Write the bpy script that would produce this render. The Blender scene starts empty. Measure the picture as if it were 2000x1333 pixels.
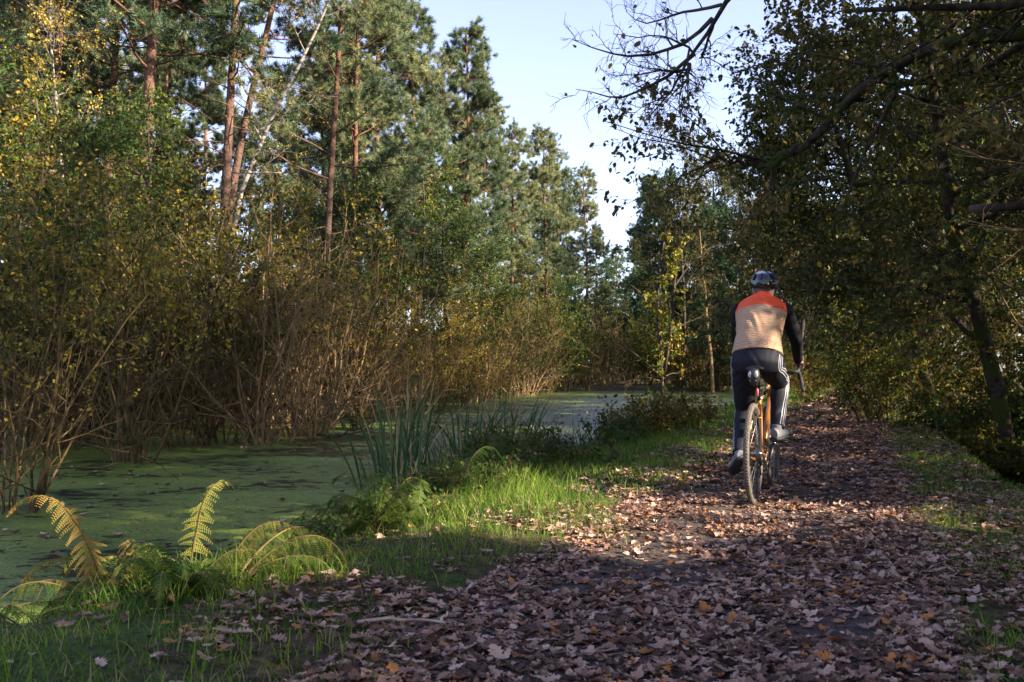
import bpy, bmesh, math, random
import numpy as np
from mathutils import Vector, Matrix, Euler
from mathutils.bvhtree import BVHTree

R = math.radians
PI = math.pi
rng = np.random.default_rng(7)
random.seed(7)
scene = bpy.context.scene
COL = scene.collection

# ------------------------------------------------------------------ camera, sky, sun, exposure
CAM_H = 0.90
F_PX = 1944.0          # 35 mm lens on a 2000 px wide picture
HOR = 728.0
cam_d = bpy.data.cameras.new('camera')
cam = bpy.data.objects.new('camera', cam_d)
COL.objects.link(cam)
cam.location = (0, 0, CAM_H)
cam.rotation_euler = (R(90) + math.atan((HOR - 666.5) / F_PX), 0, 0)
cam_d.lens = 35.0
cam_d.sensor_width = 36.0
cam_d.clip_start = 0.05
cam_d.clip_end = 3000
cam_d.dof.use_dof = True
cam_d.dof.focus_distance = 6.3
cam_d.dof.aperture_fstop = 8.0
scene.camera = cam

SUN_EL = 28.0
SUN_VEC = Vector((1.0, -0.45, 0)).normalized()
SUN_AZ = math.atan2(SUN_VEC.x, SUN_VEC.y)
SUN_DIR = Vector((SUN_VEC.x * math.cos(R(SUN_EL)), SUN_VEC.y * math.cos(R(SUN_EL)), math.sin(R(SUN_EL))))
world = bpy.data.worlds.new('World')
scene.world = world
world.use_nodes = True
wn = world.node_tree
bgn = wn.nodes['Background']
sky = wn.nodes.new('ShaderNodeTexSky')
sky.sky_type = 'NISHITA'
sky.sun_disc = False
sky.sun_elevation = R(SUN_EL)
sky.sun_rotation = SUN_AZ
sky.air_density = 1.0
sky.dust_density = 1.4
sky.ozone_density = 3.0
hs = wn.nodes.new('ShaderNodeHueSaturation')
hs.inputs['Hue'].default_value = 0.525
hs.inputs['Saturation'].default_value = 0.80
hs.inputs['Value'].default_value = 1.12
wn.links.new(sky.outputs[0], hs.inputs['Color'])
wn.links.new(hs.outputs[0], bgn.inputs[0])
bgn.inputs[1].default_value = 0.085

sun_d = bpy.data.lights.new('sun', 'SUN')
sun_d.energy = 5.0
sun_d.angle = R(0.5)
sun_d.color = (1.0, 0.86, 0.66)
sun_o = bpy.data.objects.new('sun', sun_d)
COL.objects.link(sun_o)
sun_o.rotation_euler = SUN_DIR.to_track_quat('Z', 'Y').to_euler()
scene.view_settings.view_transform = 'Standard'
scene.view_settings.look = 'None'
scene.view_settings.exposure = 2.2
scene.view_settings.gamma = 1.0
scene.cycles.max_bounces = 6
scene.cycles.diffuse_bounces = 3
scene.cycles.glossy_bounces = 2
scene.cycles.transmission_bounces = 3
scene.cycles.transparent_max_bounces = 4
scene.cycles.use_denoising = True
scene.cycles.sample_clamp_indirect = 4.0


def at(px, py, Y):
    """A point of the place, measured off the photograph at depth Y."""
    return np.array([(px - 1000.0) / F_PX * Y, Y, CAM_H + (HOR - py) / F_PX * Y])


def gx(px, Y):
    return (px - 1000.0) / F_PX * Y


# ------------------------------------------------------------------ object helpers
def tag(o, label=None, cat=None, group=None, kind=None):
    if label: o['label'] = label
    if cat: o['category'] = cat
    if group: o['group'] = group
    if kind: o['kind'] = kind
    return o


def empty(name, loc=(0, 0, 0), rz=0.0, label=None, cat=None, group=None):
    o = bpy.data.objects.new(name, None)
    COL.objects.link(o)
    o.location = loc
    o.rotation_euler = (0, 0, rz)
    o.empty_display_size = 0.2
    return tag(o, label, cat, group)


def link_mesh(name, me, parent=None):
    o = bpy.data.objects.new(name, me)
    COL.objects.link(o)
    if parent is not None:
        o.parent = parent
    return o


def copy_thing(root, loc, rz=0.0, s=1.0, label=None, cat=None, group=None):
    r = root.copy()
    COL.objects.link(r)
    r.location = loc
    r.rotation_euler = (0, 0, rz)
    r.scale = (s, s, s) if not isinstance(s, tuple) else s
    for ch in list(root.children):
        c = ch.copy()
        COL.objects.link(c)
        c.parent = r
        for g in list(ch.children):
            d = g.copy()
            COL.objects.link(d)
            d.parent = c
    tag(r, label, cat, group)
    return r


class Buf:
    """Collects polygons of any size with a material slot and a tint per face."""
    def __init__(self):
        self.V = []; self.L = []; self.T = []; self.M = []; self.C = []; self.n = 0

    def add(self, V, F, mi=0, tint=None):
        V = np.asarray(V, float).reshape(-1, 3)
        F = np.asarray(F)
        if len(F) == 0: return
        self.V.append(V)
        self.L.append((F + self.n).reshape(-1))
        self.T.append(np.full(len(F), F.shape[1]))
        self.M.append(np.full(len(F), mi))
        self.C.append(np.full(len(F), 0.5) if tint is None else np.broadcast_to(np.asarray(tint, float), (len(F),)))
        self.n += len(V)

    def build(self, name, mats, parent=None, smooth=False, origin=None):
        V = np.concatenate(self.V); L = np.concatenate(self.L); T = np.concatenate(self.T)
        M = np.concatenate(self.M); C = np.concatenate(self.C)
        if origin is not None: V = V - np.asarray(origin, float)
        me = bpy.data.meshes.new(name)
        me.vertices.add(len(V)); me.vertices.foreach_set('co', V.astype(np.float32).ravel())
        me.loops.add(len(L)); me.loops.foreach_set('vertex_index', L.astype(np.int32))
        me.polygons.add(len(T))
        S = np.concatenate([[0], np.cumsum(T)[:-1]])
        me.polygons.foreach_set('loop_start', S.astype(np.int32))
        me.polygons.foreach_set('loop_total', T.astype(np.int32))
        me.polygons.foreach_set('material_index', M.astype(np.int32))
        me.polygons.foreach_set('use_smooth', np.full(len(T), bool(smooth)))
        at_ = me.attributes.new('tint', 'FLOAT', 'FACE')
        at_.data.foreach_set('value', C.astype(np.float32))
        me.update(calc_edges=True)
        for m in (mats if isinstance(mats, (list, tuple)) else [mats]):
            me.materials.append(m)
        return link_mesh(name, me, parent)


def nrm(a):
    return a / np.maximum(np.linalg.norm(a, axis=-1, keepdims=True), 1e-9)


def frames(T):
    ref = np.where(np.abs(T[..., 2:3]) > 0.9, np.array([1.0, 0, 0]), np.array([0, 0, 1.0]))
    A = nrm(np.cross(ref, T)); B = np.cross(T, A)
    return A, B


def tubes(buf, P, Rd, sides=5, mi=0, tint=None, cap=True):
    """P: N x K x 3 curves, Rd: N x K radii."""
    P = np.asarray(P, float); Rd = np.asarray(Rd, float)
    if P.ndim == 2: P = P[None]; Rd = Rd[None]
    N, K, _ = P.shape
    T = np.empty_like(P)
    T[:, 1:-1] = P[:, 2:] - P[:, :-2]; T[:, 0] = P[:, 1] - P[:, 0]; T[:, -1] = P[:, -1] - P[:, -2]
    T = nrm(T)
    # one reference per curve keeps rings from twisting
    mean = nrm(P[:, -1] - P[:, 0])
    ref = np.where(np.abs(mean[:, 2:3]) > 0.8, np.array([1.0, 0.13, 0]), np.array([0.05, 0, 1.0]))[:, None, :]
    A = nrm(np.cross(np.broadcast_to(ref, T.shape), T)); B = np.cross(T, A)
    an = np.arange(sides) * 2 * PI / sides
    ring = (A[:, :, None, :] * np.cos(an)[None, None, :, None] + B[:, :, None, :] * np.sin(an)[None, None, :, None])
    V = P[:, :, None, :] + ring * Rd[:, :, None, None]
    V = V.reshape(-1, 3)
    n = np.arange(N)[:, None, None] * (K * sides); k = np.arange(K - 1)[None, :, None] * sides
    s = np.arange(sides)[None, None, :]; s2 = (s + 1) % sides
    F = np.stack([n + k + s, n + k + s2, n + k + sides + s2, n + k + sides + s], -1).reshape(-1, 4)
    if tint is None: tt = None
    else: tt = np.repeat(np.broadcast_to(np.asarray(tint, float), (N,)), (K - 1) * sides)
    buf.add(V, F, mi, tt)
    if cap and sides > 3:
        base = np.arange(N)[:, None] * (K * sides)
        c0 = base + np.arange(sides)[None, ::-1]; c1 = base + (K - 1) * sides + np.arange(sides)[None, :]
        off = buf.n - N * K * sides
        buf.L.append((np.concatenate([c0, c1]) + off).reshape(-1)); buf.T.append(np.full(2 * N, sides))
        buf.M.append(np.full(2 * N, mi)); buf.C.append(np.full(2 * N, 0.5)); buf.V.append(np.zeros((0, 3)))


def ribbons(buf, P, W, side, mi=0, tint=None):
    """Flat blades: P N x K x 3, W N x K half widths, side N x 3."""
    N, K, _ = P.shape
    V = np.stack([P - side[:, None, :] * W[..., None], P + side[:, None, :] * W[..., None]], 2).reshape(-1, 3)
    n = np.arange(N)[:, None] * (K * 2); k = np.arange(K - 1)[None, :] * 2
    F = np.stack([n + k, n + k + 1, n + k + 3, n + k + 2], -1).reshape(-1, 4)
    tt = None if tint is None else np.repeat(np.asarray(tint, float), K - 1)
    buf.add(V, F, mi, tt)


def scatter(buf, TV, TF, P, D, Nm, S, mi=0, tint=None):
    """Template (TV along +Y, normal +Z) placed at P with axis D, normal Nm, scale S."""
    D = nrm(D); X = nrm(np.cross(D, Nm)); Z = np.cross(X, D)
    S = np.asarray(S, float)
    if S.ndim == 1: S = S[:, None]
    V = (TV[None, :, 0:1] * X[:, None] + TV[None, :, 1:2] * D[:, None] + TV[None, :, 2:3] * Z[:, None]) * S[:, None] + P[:, None]
    n = len(P)
    off = (np.arange(n) * len(TV))[:, None, None]
    F = (TF[None] + off).reshape(-1, TF.shape[1])
    buf.add(V, F, mi, None if tint is None else np.repeat(tint, len(TF)))


def rdir(n):
    return nrm(rng.normal(size=(n, 3)))


def grow(P, Rd, n, t0, t1, L, ang, K=5, up=0.0, wob=0.15, rr=0.55, tip=0.25, flat=0.0, spread=None, rmin=0.002, keep=None):
    """n children on every parent curve. L: length or f(t); ang: (lo, hi) degrees."""
    N, KP, _ = P.shape
    M = N * n
    pi = np.repeat(np.arange(N), n)
    base = (np.tile(np.arange(n), N) + rng.random(M)) / n
    t = t0 + (t1 - t0) * base
    f = t * (KP - 1); i = np.minimum(f.astype(int), KP - 2); w = (f - i)[:, None]
    p0 = P[pi, i] * (1 - w) + P[pi, i + 1] * w
    r0 = Rd[pi, i] * (1 - w[:, 0]) + Rd[pi, i + 1] * w[:, 0]
    T = nrm(P[pi, i + 1] - P[pi, i])
    A, B = frames(T)
    ph = rng.random(M) * 2 * PI
    perp = A * np.cos(ph)[:, None] + B * np.sin(ph)[:, None]
    if flat > 0:
        perp[:, 2] *= (1 - flat); perp = nrm(perp)
    a = np.radians(rng.uniform(ang[0], ang[1], M))[:, None]
    d = nrm(np.cos(a) * T + np.sin(a) * perp)
    Ln = (L(t) if callable(L) else np.full(M, float(L))) * rng.uniform(0.65, 1.25, M)
    C = np.empty((M, K, 3)); C[:, 0] = p0
    step = (Ln / (K - 1))[:, None]
    for k in range(1, K):
        d = nrm(d + np.array([0, 0, up]) + rng.normal(size=(M, 3)) * wob)
        C[:, k] = C[:, k - 1] + d * step
    rb = np.maximum(np.minimum(r0 * rr, r0), rmin)
    RR = rb[:, None] * np.linspace(1, tip, K)[None, :]
    return C, np.maximum(RR, rmin * 0.5)


def pts_on(P, n, t0=0.2, t1=1.0):
    N, K, _ = P.shape
    pi = np.repeat(np.arange(N), n)
    t = rng.uniform(t0, t1, N * n)
    f = t * (K - 1); i = np.minimum(f.astype(int), K - 2); w = (f - i)[:, None]
    return P[pi, i] * (1 - w) + P[pi, i + 1] * w, nrm(P[pi, i + 1] - P[pi, i])


# leaf shapes -------------------------------------------------------
LEAF_V = np.array([(0, 0, 0), (-.30, .28, .05), (-.27, .70, .03), (0, 1, -.08), (.27, .70, .03), (.30, .28, .05)])
LEAF_F = np.array([(0, 1, 2, 3), (0, 3, 4, 5)])


def oak_leaf(curl=0.3, cup=0.3, n=9, seed=0):
    g = np.random.default_rng(seed)
    prof = [0.03, .16, .09, .27, .15, .36, .20, .34, .17, .22, .03] if n > 8 else [0.04, .22, .30, .34, .20, .04]
    K = len(prof)
    V = []
    for k, w in enumerate(prof):
        t = k / (K - 1)
        wl = w * g.uniform(.8, 1.2); wr = w * g.uniform(.8, 1.2)
        z = curl * (t - .5) ** 2 * 1.6 + g.normal() * .015
        tw = g.normal() * .12
        sh = .04 if w > .2 else 0
        V += [(-wl, t + sh, z + cup * wl * (1 + tw) + g.normal() * .02), (0, t, z), (wr, t + sh, z + cup * wr * (1 - tw) + g.normal() * .02)]
    V = np.array(V); V[:, 1] -= .5
    F = []
    for k in range(K - 1):
        a = 3 * k
        F += [(a, a + 1, a + 4, a + 3), (a + 1, a + 2, a + 5, a + 4)]
    return V, np.array(F)


# ------------------------------------------------------------------ materials
def new_mat(name):
    m = bpy.data.materials.new(name)
    m.use_nodes = True
    nt = m.node_tree
    for n in list(nt.nodes): nt.nodes.remove(n)
    return m, nt, nt.nodes, nt.links


def ramp(nt, stops):
    r = nt.nodes.new('ShaderNodeValToRGB')
    cr = r.color_ramp
    while len(cr.elements) < len(stops): cr.elements.new(0.5)
    for e, (p, c) in zip(cr.elements, stops):
        e.position = p; e.color = (*c, 1)
    return r


def leaf_mat(name, stops, transl=0.35, rough=0.55, spec=0.3, noise=0.0):
    m, nt, N, L = new_mat(name)
    a = N.new('ShaderNodeAttribute'); a.attribute_name = 'tint'
    r = ramp(nt, stops)
    src = a.outputs['Fac']
    if noise > 0:
        oi = N.new('ShaderNodeObjectInfo')
        mm = N.new('ShaderNodeMath'); mm.operation = 'MULTIPLY_ADD'
        mm.inputs[1].default_value = noise; L.new(oi.outputs['Random'], mm.inputs[0]); L.new(src, mm.inputs[2])
        m2 = N.new('ShaderNodeMath'); m2.operation = 'SUBTRACT'; m2.inputs[1].default_value = noise / 2
        L.new(mm.outputs[0], m2.inputs[0]); src = m2.outputs[0]
    L.new(src, r.inputs[0])
    p = N.new('ShaderNodeBsdfPrincipled')
    p.inputs['Roughness'].default_value = rough
    p.inputs['Specular IOR Level'].default_value = spec * .45
    L.new(r.outputs[0], p.inputs['Base Color'])
    out = N.new('ShaderNodeOutputMaterial')
    if transl > 0:
        t = N.new('ShaderNodeBsdfTranslucent')
        L.new(r.outputs[0], t.inputs[0])
        mx = N.new('ShaderNodeMixShader'); mx.inputs[0].default_value = transl
        L.new(p.outputs[0], mx.inputs[1]); L.new(t.outputs[0], mx.inputs[2])
        L.new(mx.outputs[0], out.inputs[0])
    else:
        L.new(p.outputs[0], out.inputs[0])
    return m


def noise_mat(name, stops, scale=8.0, rough=0.8, spec=0.3, bump=0.3, bdist=0.01, coords='Object', stretch=(1, 1, 1), detail=6, metal=0.0, bscale=None):
    m, nt, N, L = new_mat(name)
    tc = N.new('ShaderNodeTexCoord'); mp = N.new('ShaderNodeMapping')
    mp.inputs['Scale'].default_value = stretch
    L.new(tc.outputs[coords], mp.inputs[0])
    nz = N.new('ShaderNodeTexNoise'); nz.inputs['Scale'].default_value = scale; nz.inputs['Detail'].default_value = detail
    L.new(mp.outputs[0], nz.inputs['Vector'])
    r = ramp(nt, stops); L.new(nz.outputs[0], r.inputs[0])
    p = N.new('ShaderNodeBsdfPrincipled'); p.inputs['Roughness'].default_value = rough
    p.inputs['Specular IOR Level'].default_value = spec; p.inputs['Metallic'].default_value = metal
    L.new(r.outputs[0], p.inputs['Base Color'])
    if bump > 0:
        n2 = N.new('ShaderNodeTexNoise'); n2.inputs['Scale'].default_value = bscale or scale * 2.5; n2.inputs['Detail'].default_value = 4
        L.new(mp.outputs[0], n2.inputs['Vector'])
        b = N.new('ShaderNodeBump'); b.inputs['Strength'].default_value = bump; b.inputs['Distance'].default_value = bdist
        L.new(n2.outputs[0], b.inputs['Height']); L.new(b.outputs[0], p.inputs['Normal'])
    out = N.new('ShaderNodeOutputMaterial'); L.new(p.outputs[0], out.inputs[0])
    return m


def pine_bark():
    m, nt, N, L = new_mat('pine_bark')
    tc = N.new('ShaderNodeTexCoord'); sp = N.new('ShaderNodeSeparateXYZ'); L.new(tc.outputs['Object'], sp.inputs[0])
    nz = N.new('ShaderNodeTexNoise'); nz.inputs['Scale'].default_value = 3.0; nz.inputs['Detail'].default_value = 7
    L.new(tc.outputs['Object'], nz.inputs['Vector'])
    mr = N.new('ShaderNodeMapRange'); mr.inputs[1].default_value = 4.0; mr.inputs[2].default_value = 13.0
    L.new(sp.outputs[2], mr.inputs[0])
    r1 = ramp(nt, [(0.3, (.03, .021, .017)), (0.7, (.11, .075, .062))])
    r2 = ramp(nt, [(0.3, (.06, .03, .02)), (0.7, (.22, .105, .062))])
    L.new(nz.outputs[0], r1.inputs[0]); L.new(nz.outputs[0], r2.inputs[0])
    mx = N.new('ShaderNodeMixRGB'); L.new(mr.outputs[0], mx.inputs[0]); L.new(r1.outputs[0], mx.inputs[1]); L.new(r2.outputs[0], mx.inputs[2])
    p = N.new('ShaderNodeBsdfPrincipled'); p.inputs['Roughness'].default_value = .9; p.inputs['Specular IOR Level'].default_value = .15
    L.new(mx.outputs[0], p.inputs['Base Color'])
    v = N.new('ShaderNodeTexVoronoi'); v.inputs['Scale'].default_value = 12
    L.new(tc.outputs['Object'], v.inputs['Vector'])
    b = N.new('ShaderNodeBump'); b.inputs['Distance'].default_value = .03; b.inputs['Strength'].default_value = .7
    L.new(v.outputs[0], b.inputs['Height']); L.new(b.outputs[0], p.inputs['Normal'])
    out = N.new('ShaderNodeOutputMaterial'); L.new(p.outputs[0], out.inputs[0])
    return m


def mossy_bark():
    m, nt, N, L = new_mat('mossy_bark')
    tc = N.new('ShaderNodeTexCoord')
    nz = N.new('ShaderNodeTexNoise'); nz.inputs['Scale'].default_value = 14; nz.inputs['Detail'].default_value = 6
    L.new(tc.outputs['Object'], nz.inputs['Vector'])
    r1 = ramp(nt, [(0.35, (.018, .014, .010)), (0.7, (.075, .058, .044))]); L.new(nz.outputs[0], r1.inputs[0])
    n2 = N.new('ShaderNodeTexNoise'); n2.inputs['Scale'].default_value = 2.2; n2.inputs['Detail'].default_value = 5
    L.new(tc.outputs['Object'], n2.inputs['Vector'])
    r2 = ramp(nt, [(0.50, (0, 0, 0)), (0.60, (1, 1, 1))]); L.new(n2.outputs[0], r2.inputs[0])
    mx = N.new('ShaderNodeMixRGB'); L.new(r2.outputs[0], mx.inputs[0]); L.new(r1.outputs[0], mx.inputs[1]); mx.inputs[2].default_value = (.035, .048, .010, 1)
    p = N.new('ShaderNodeBsdfPrincipled'); p.inputs['Roughness'].default_value = .95; p.inputs['Specular IOR Level'].default_value = .15
    L.new(mx.outputs[0], p.inputs['Base Color'])
    b = N.new('ShaderNodeBump'); b.inputs['Distance'].default_value = .02; b.inputs['Strength'].default_value = .8
    L.new(nz.outputs[0], b.inputs['Height']); L.new(b.outputs[0], p.inputs['Normal'])
    out = N.new('ShaderNodeOutputMaterial'); L.new(p.outputs[0], out.inputs[0])
    return m


def water_mat():
    m, nt, N, L = new_mat('duckweed_water')
    tc = N.new('ShaderNodeTexCoord')
    mp = N.new('ShaderNodeMapping'); mp.inputs['Scale'].default_value = (1, 1.6, 1); mp.inputs['Rotation'].default_value = (0, 0, R(-12))
    L.new(tc.outputs['Object'], mp.inputs[0])
    # big patches of thinner weed, thin dark drift lines
    a = N.new('ShaderNodeTexNoise'); a.inputs['Scale'].default_value = 0.55; a.inputs['Detail'].default_value = 5; a.inputs['Distortion'].default_value = .6
    L.new(mp.outputs[0], a.inputs['Vector'])
    b = N.new('ShaderNodeTexNoise'); b.inputs['Scale'].default_value = 5.0; b.inputs['Detail'].default_value = 8; b.inputs['Roughness'].default_value = .72
    L.new(mp.outputs[0], b.inputs['Vector'])
    c = N.new('ShaderNodeTexVoronoi'); c.inputs['Scale'].default_value = 90
    L.new(tc.outputs['Object'], c.inputs['Vector'])
    ad = N.new('ShaderNodeMath'); ad.operation = 'MULTIPLY_ADD'; ad.inputs[1].default_value = .55
    L.new(a.outputs[0], ad.inputs[0]); L.new(b.outputs[0], ad.inputs[2])
    sep = N.new('ShaderNodeSeparateXYZ'); L.new(tc.outputs['Object'], sep.inputs[0])
    mr = N.new('ShaderNodeMapRange'); mr.inputs[1].default_value = 6; mr.inputs[2].default_value = 16; mr.inputs[3].default_value = 0; mr.inputs[4].default_value = -.11
    L.new(sep.outputs[1], mr.inputs[0])
    xm = N.new('ShaderNodeMapRange'); xm.inputs[1].default_value = -6; xm.inputs[2].default_value = -1.5; L.new(sep.outputs[0], xm.inputs[0])
    fr = N.new('ShaderNodeMapRange'); fr.inputs[1].default_value = 8; fr.inputs[2].default_value = 22; fr.inputs[3].default_value = .35; fr.inputs[4].default_value = 1.0; L.new(sep.outputs[1], fr.inputs[0])
    mm = N.new('ShaderNodeMath'); mm.operation = 'MULTIPLY_ADD'; L.new(mr.outputs[0], mm.inputs[0]); L.new(xm.outputs[0], mm.inputs[1]); L.new(ad.outputs[0], mm.inputs[2])
    hole = ramp(nt, [(0.675, (0, 0, 0)), (0.70, (1, 1, 1))])
    L.new(mm.outputs[0], hole.inputs[0])        # 0 = open water, 1 = weed
    col = ramp(nt, [(0.0, (.04, .075, .008)), (0.5, (.10, .155, .018)), (1.0, (.26, .29, .05))])
    L.new(c.outputs['Color'], col.inputs[0])
    big = ramp(nt, [(0.35, (.55, .62, .45)), (0.7, (1.15, 1.1, .9))])
    L.new(a.outputs[0], big.inputs[0])
    mul = N.new('ShaderNodeMixRGB'); mul.blend_type = 'MULTIPLY'; mul.inputs[0].default_value = 1
    L.new(col.outputs[0], mul.inputs[1]); L.new(big.outputs[0], mul.inputs[2])
    weed = N.new('ShaderNodeBsdfPrincipled'); weed.inputs['Roughness'].default_value = .5; L.new(fr.outputs[0], weed.inputs['Specular IOR Level'])
    L.new(mul.outputs[0], weed.inputs['Base Color'])
    bp = N.new('ShaderNodeBump'); bp.inputs['Distance'].default_value = .004; bp.inputs['Strength'].default_value = .8
    L.new(c.outputs['Distance'], bp.inputs['Height']); L.new(bp.outputs[0], weed.inputs['Normal'])
    wat = N.new('ShaderNodeBsdfPrincipled'); wat.inputs['Roughness'].default_value = .34; wat.inputs['IOR'].default_value = 1.33
    wat.inputs['Base Color'].default_value = (.008, .012, .006, 1)
    mx = N.new('ShaderNodeMixShader'); L.new(hole.outputs[0], mx.inputs[0]); L.new(wat.outputs[0], mx.inputs[1]); L.new(weed.outputs[0], mx.inputs[2])
    out = N.new('ShaderNodeOutputMaterial'); L.new(mx.outputs[0], out.inputs[0])
    return m


def ground_mat():
    m, nt, N, L = new_mat('forest_ground')
    tc = N.new('ShaderNodeTexCoord')
    a = N.new('ShaderNodeTexNoise'); a.inputs['Scale'].default_value = 1.1; a.inputs['Detail'].default_value = 6
    b = N.new('ShaderNodeTexNoise'); b.inputs['Scale'].default_value = 22; b.inputs['Detail'].default_value = 6
    L.new(tc.outputs['Object'], a.inputs['Vector']); L.new(tc.outputs['Object'], b.inputs['Vector'])
    r1 = ramp(nt, [(0.35, (.022, .016, .010)), (0.55, (.07, .045, .028)), (0.75, (.14, .085, .055))]); L.new(b.outputs[0], r1.inputs[0])
    r2 = ramp(nt, [(0.35, (.018, .028, .008)), (0.7, (.06, .085, .02))]); L.new(b.outputs[0], r2.inputs[0])
    mk = ramp(nt, [(0.45, (0, 0, 0)), (0.58, (1, 1, 1))]); L.new(a.outputs[0], mk.inputs[0])
    mx = N.new('ShaderNodeMixRGB'); L.new(mk.outputs[0], mx.inputs[0]); L.new(r1.outputs[0], mx.inputs[1]); L.new(r2.outputs[0], mx.inputs[2])
    p = N.new('ShaderNodeBsdfPrincipled'); p.inputs['Roughness'].default_value = .95; p.inputs['Specular IOR Level'].default_value = .15
    L.new(mx.outputs[0], p.inputs['Base Color'])
    bp = N.new('ShaderNodeBump'); bp.inputs['Distance'].default_value = .03; bp.inputs['Strength'].default_value = .7
    L.new(b.outputs[0], bp.inputs['Height']); L.new(bp.outputs[0], p.inputs['Normal'])
    out = N.new('ShaderNodeOutputMaterial'); L.new(p.outputs[0], out.inputs[0])
    return m


M = {}
M['pine_bark'] = pine_bark()
M['moss'] = mossy_bark()
M['bark'] = noise_mat('dark_bark', [(0.3, (.025, .019, .015)), (0.7, (.10, .078, .062))], 9, .9, .15, .6, .02, stretch=(1, 1, .3))
M['birch'] = noise_mat('birch_bark', [(0.40, (.04, .034, .03)), (0.50, (.20, .175, .15)), (0.8, (.36, .32, .28))], 5, .7, .2, .2, .01, stretch=(1, 1, 3))
M['stem'] = noise_mat('shrub_bark', [(0.3, (.020, .014, .007)), (0.7, (.17, .11, .045))], 6, .85, .2, .2, .005)
M['twig'] = noise_mat('pale_twig_bark', [(0.3, (.12, .075, .035)), (0.7, (.30, .20, .10))], 8, .85, .2, .2, .004)
M['needle'] = leaf_mat('pine_needles', [(0, (.030, .058, .034)), (.5, (.10, .135, .065)), (1, (.30, .29, .13))], .3, .5, .35, .35)
M['needle_dark'] = leaf_mat('dark_needles', [(0, (.028, .060, .030)), (.6, (.055, .105, .045)), (1, (.10, .15, .06))], .2, .5, .3, .3)
M['leaf_green'] = leaf_mat('green_leaves', [(0, (.022, .05, .012)), (.5, (.05, .09, .017)), (.85, (.13, .15, .025)), (1, (.30, .24, .035))], .4, .42, .4, .25)
M['leaf_olive'] = leaf_mat('olive_leaves', [(0, (.018, .032, .008)), (.4, (.050, .060, .012)), (.72, (.13, .115, .018)), (1, (.34, .24, .03))], .4, .5, .35, .3)
M['leaf_oak'] = leaf_mat('autumn_oak_leaves', [(0, (.026, .042, .012)), (.35, (.065, .078, .018)), (.6, (.12, .11, .025)), (.8, (.16, .09, .035)), (1, (.34, .26, .05))], .35, .42, .45, .2)
M['leaf_yellow'] = leaf_mat('yellow_leaves', [(0, (.16, .13, .02)), (.5, (.36, .25, .035)), (1, (.58, .42, .09))], .4, .5, .3, .2)
M['litter'] = leaf_mat('fallen_oak_leaves', [(0, (.035, .018, .011)), (.30, (.13, .072, .050)), (.6, (.30, .185, .138)), (.93, (.46, .325, .26)), (1, (.36, .15, .045))], .12, .5, .35)
M['grass'] = leaf_mat('grass_blades', [(0, (.03, .07, .010)), (.45, (.085, .17, .018)), (.88, (.22, .32, .035)), (1, (.32, .28, .11))], .5, .45, .35)
M['fern'] = leaf_mat('fern_fronds', [(0, (.025, .06, .012)), (.5, (.075, .13, .022)), (.8, (.22, .20, .04)), (1, (.32, .17, .045))], .4, .5, .3)
M['reed'] = leaf_mat('reed_blades', [(0, (.03, .07, .028)), (.55, (.07, .12, .035)), (.85, (.17, .17, .05)), (1, (.34, .26, .13))], .3, .42, .4)
M['water'] = water_mat()
M['ground'] = ground_mat()
M['soil'] = noise_mat('path_soil', [(0.3, (.022, .017, .016)), (0.55, (.06, .045, .04)), (0.8, (.12, .09, .08))], 30, .85, .25, .8, .02)
M['wood'] = noise_mat('weathered_wood', [(0.3, (.20, .15, .11)), (0.7, (.46, .37, .29))], 14, .8, .2, .5, .01, stretch=(1, .2, 1))

# ------------------------------------------------------------------ terrain
CPATH = 0.942


def pcx(y):
    return -0.65 + 0.356 * y


def hnoise(x, y):
    return (np.sin(x * 1.7 + y * .9) * np.cos(y * 1.3 - x * .6) * .5 + np.sin(x * 4.1 - y * 3.3) * .25 + np.sin(x * 9.3 + y * 7.7) * .12)


def sst(a, b, x):
    t = np.clip((x - a) / (b - a), 0, 1)
    return t * t * (3 - 2 * t)


def bank_d(y):
    return -(1.95 + .022 * np.clip(y, 0, 60)) + .14 * np.sin(y * 1.3) + .08 * np.sin(y * 3.1 + 1)


WATER_Z = -0.24


def shore_x(y):
    return -16 + (y - 26) * .362


def height(x, y):
    x = np.asarray(x, float); y = np.asarray(y, float)
    d = (x - pcx(y)) * CPATH
    z = .022 * hnoise(x, y)
    z = z - .035 * np.exp(-(d / .55) ** 2)                       # worn centre of the path
    z = z + .05 * np.exp(-((d + 1.4) / .5) ** 2)
    bd = bank_d(y)
    down = sst(bd, bd - .75, d)
    far = np.maximum(sst(shore_x(y) + 1.5, shore_x(y) - 1.0, x), sst(60, 64, y))
    z = z - .62 * down * (1 - far)
    z = z - .48 * sst(1.55, 2.1, d) * (1 - sst(2.6, 3.5, d)) * sst(6.5, 9.0, y)   # ditch
    z = z + .22 * sst(3.4, 6, d)
    z = z + .25 * sst(shore_x(y) - 1, shore_x(y) - 12, x)
    return z


def axis(lo, a, b, hi, step, grow_=1.16):
    m = list(np.arange(a, b, step))
    s = step; v = a
    left = []
    while v > lo:
        s *= grow_; v -= s; left.append(v)
    s = step; v = m[-1]; right = []
    while v < hi:
        s *= grow_; v += s; right.append(v)
    return np.array(left[::-1] + m + right)


def sheet(name, ds, ys, mat, dz=0.0):
    D, Y = np.meshgrid(ds, ys)
    X = pcx(Y) + D / CPATH
    Z = height(X, Y) + dz
    V = np.stack([X, Y, Z], -1).reshape(-1, 3)
    nx = len(ds); ny = len(ys)
    i = np.arange(ny - 1)[:, None] * nx + np.arange(nx - 1)[None]
    F = np.stack([i, i + 1, i + nx + 1, i + nx], -1).reshape(-1, 4)
    b = Buf(); b.add(V, F)
    o = b.build(name, mat, smooth=True)
    return o


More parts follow.
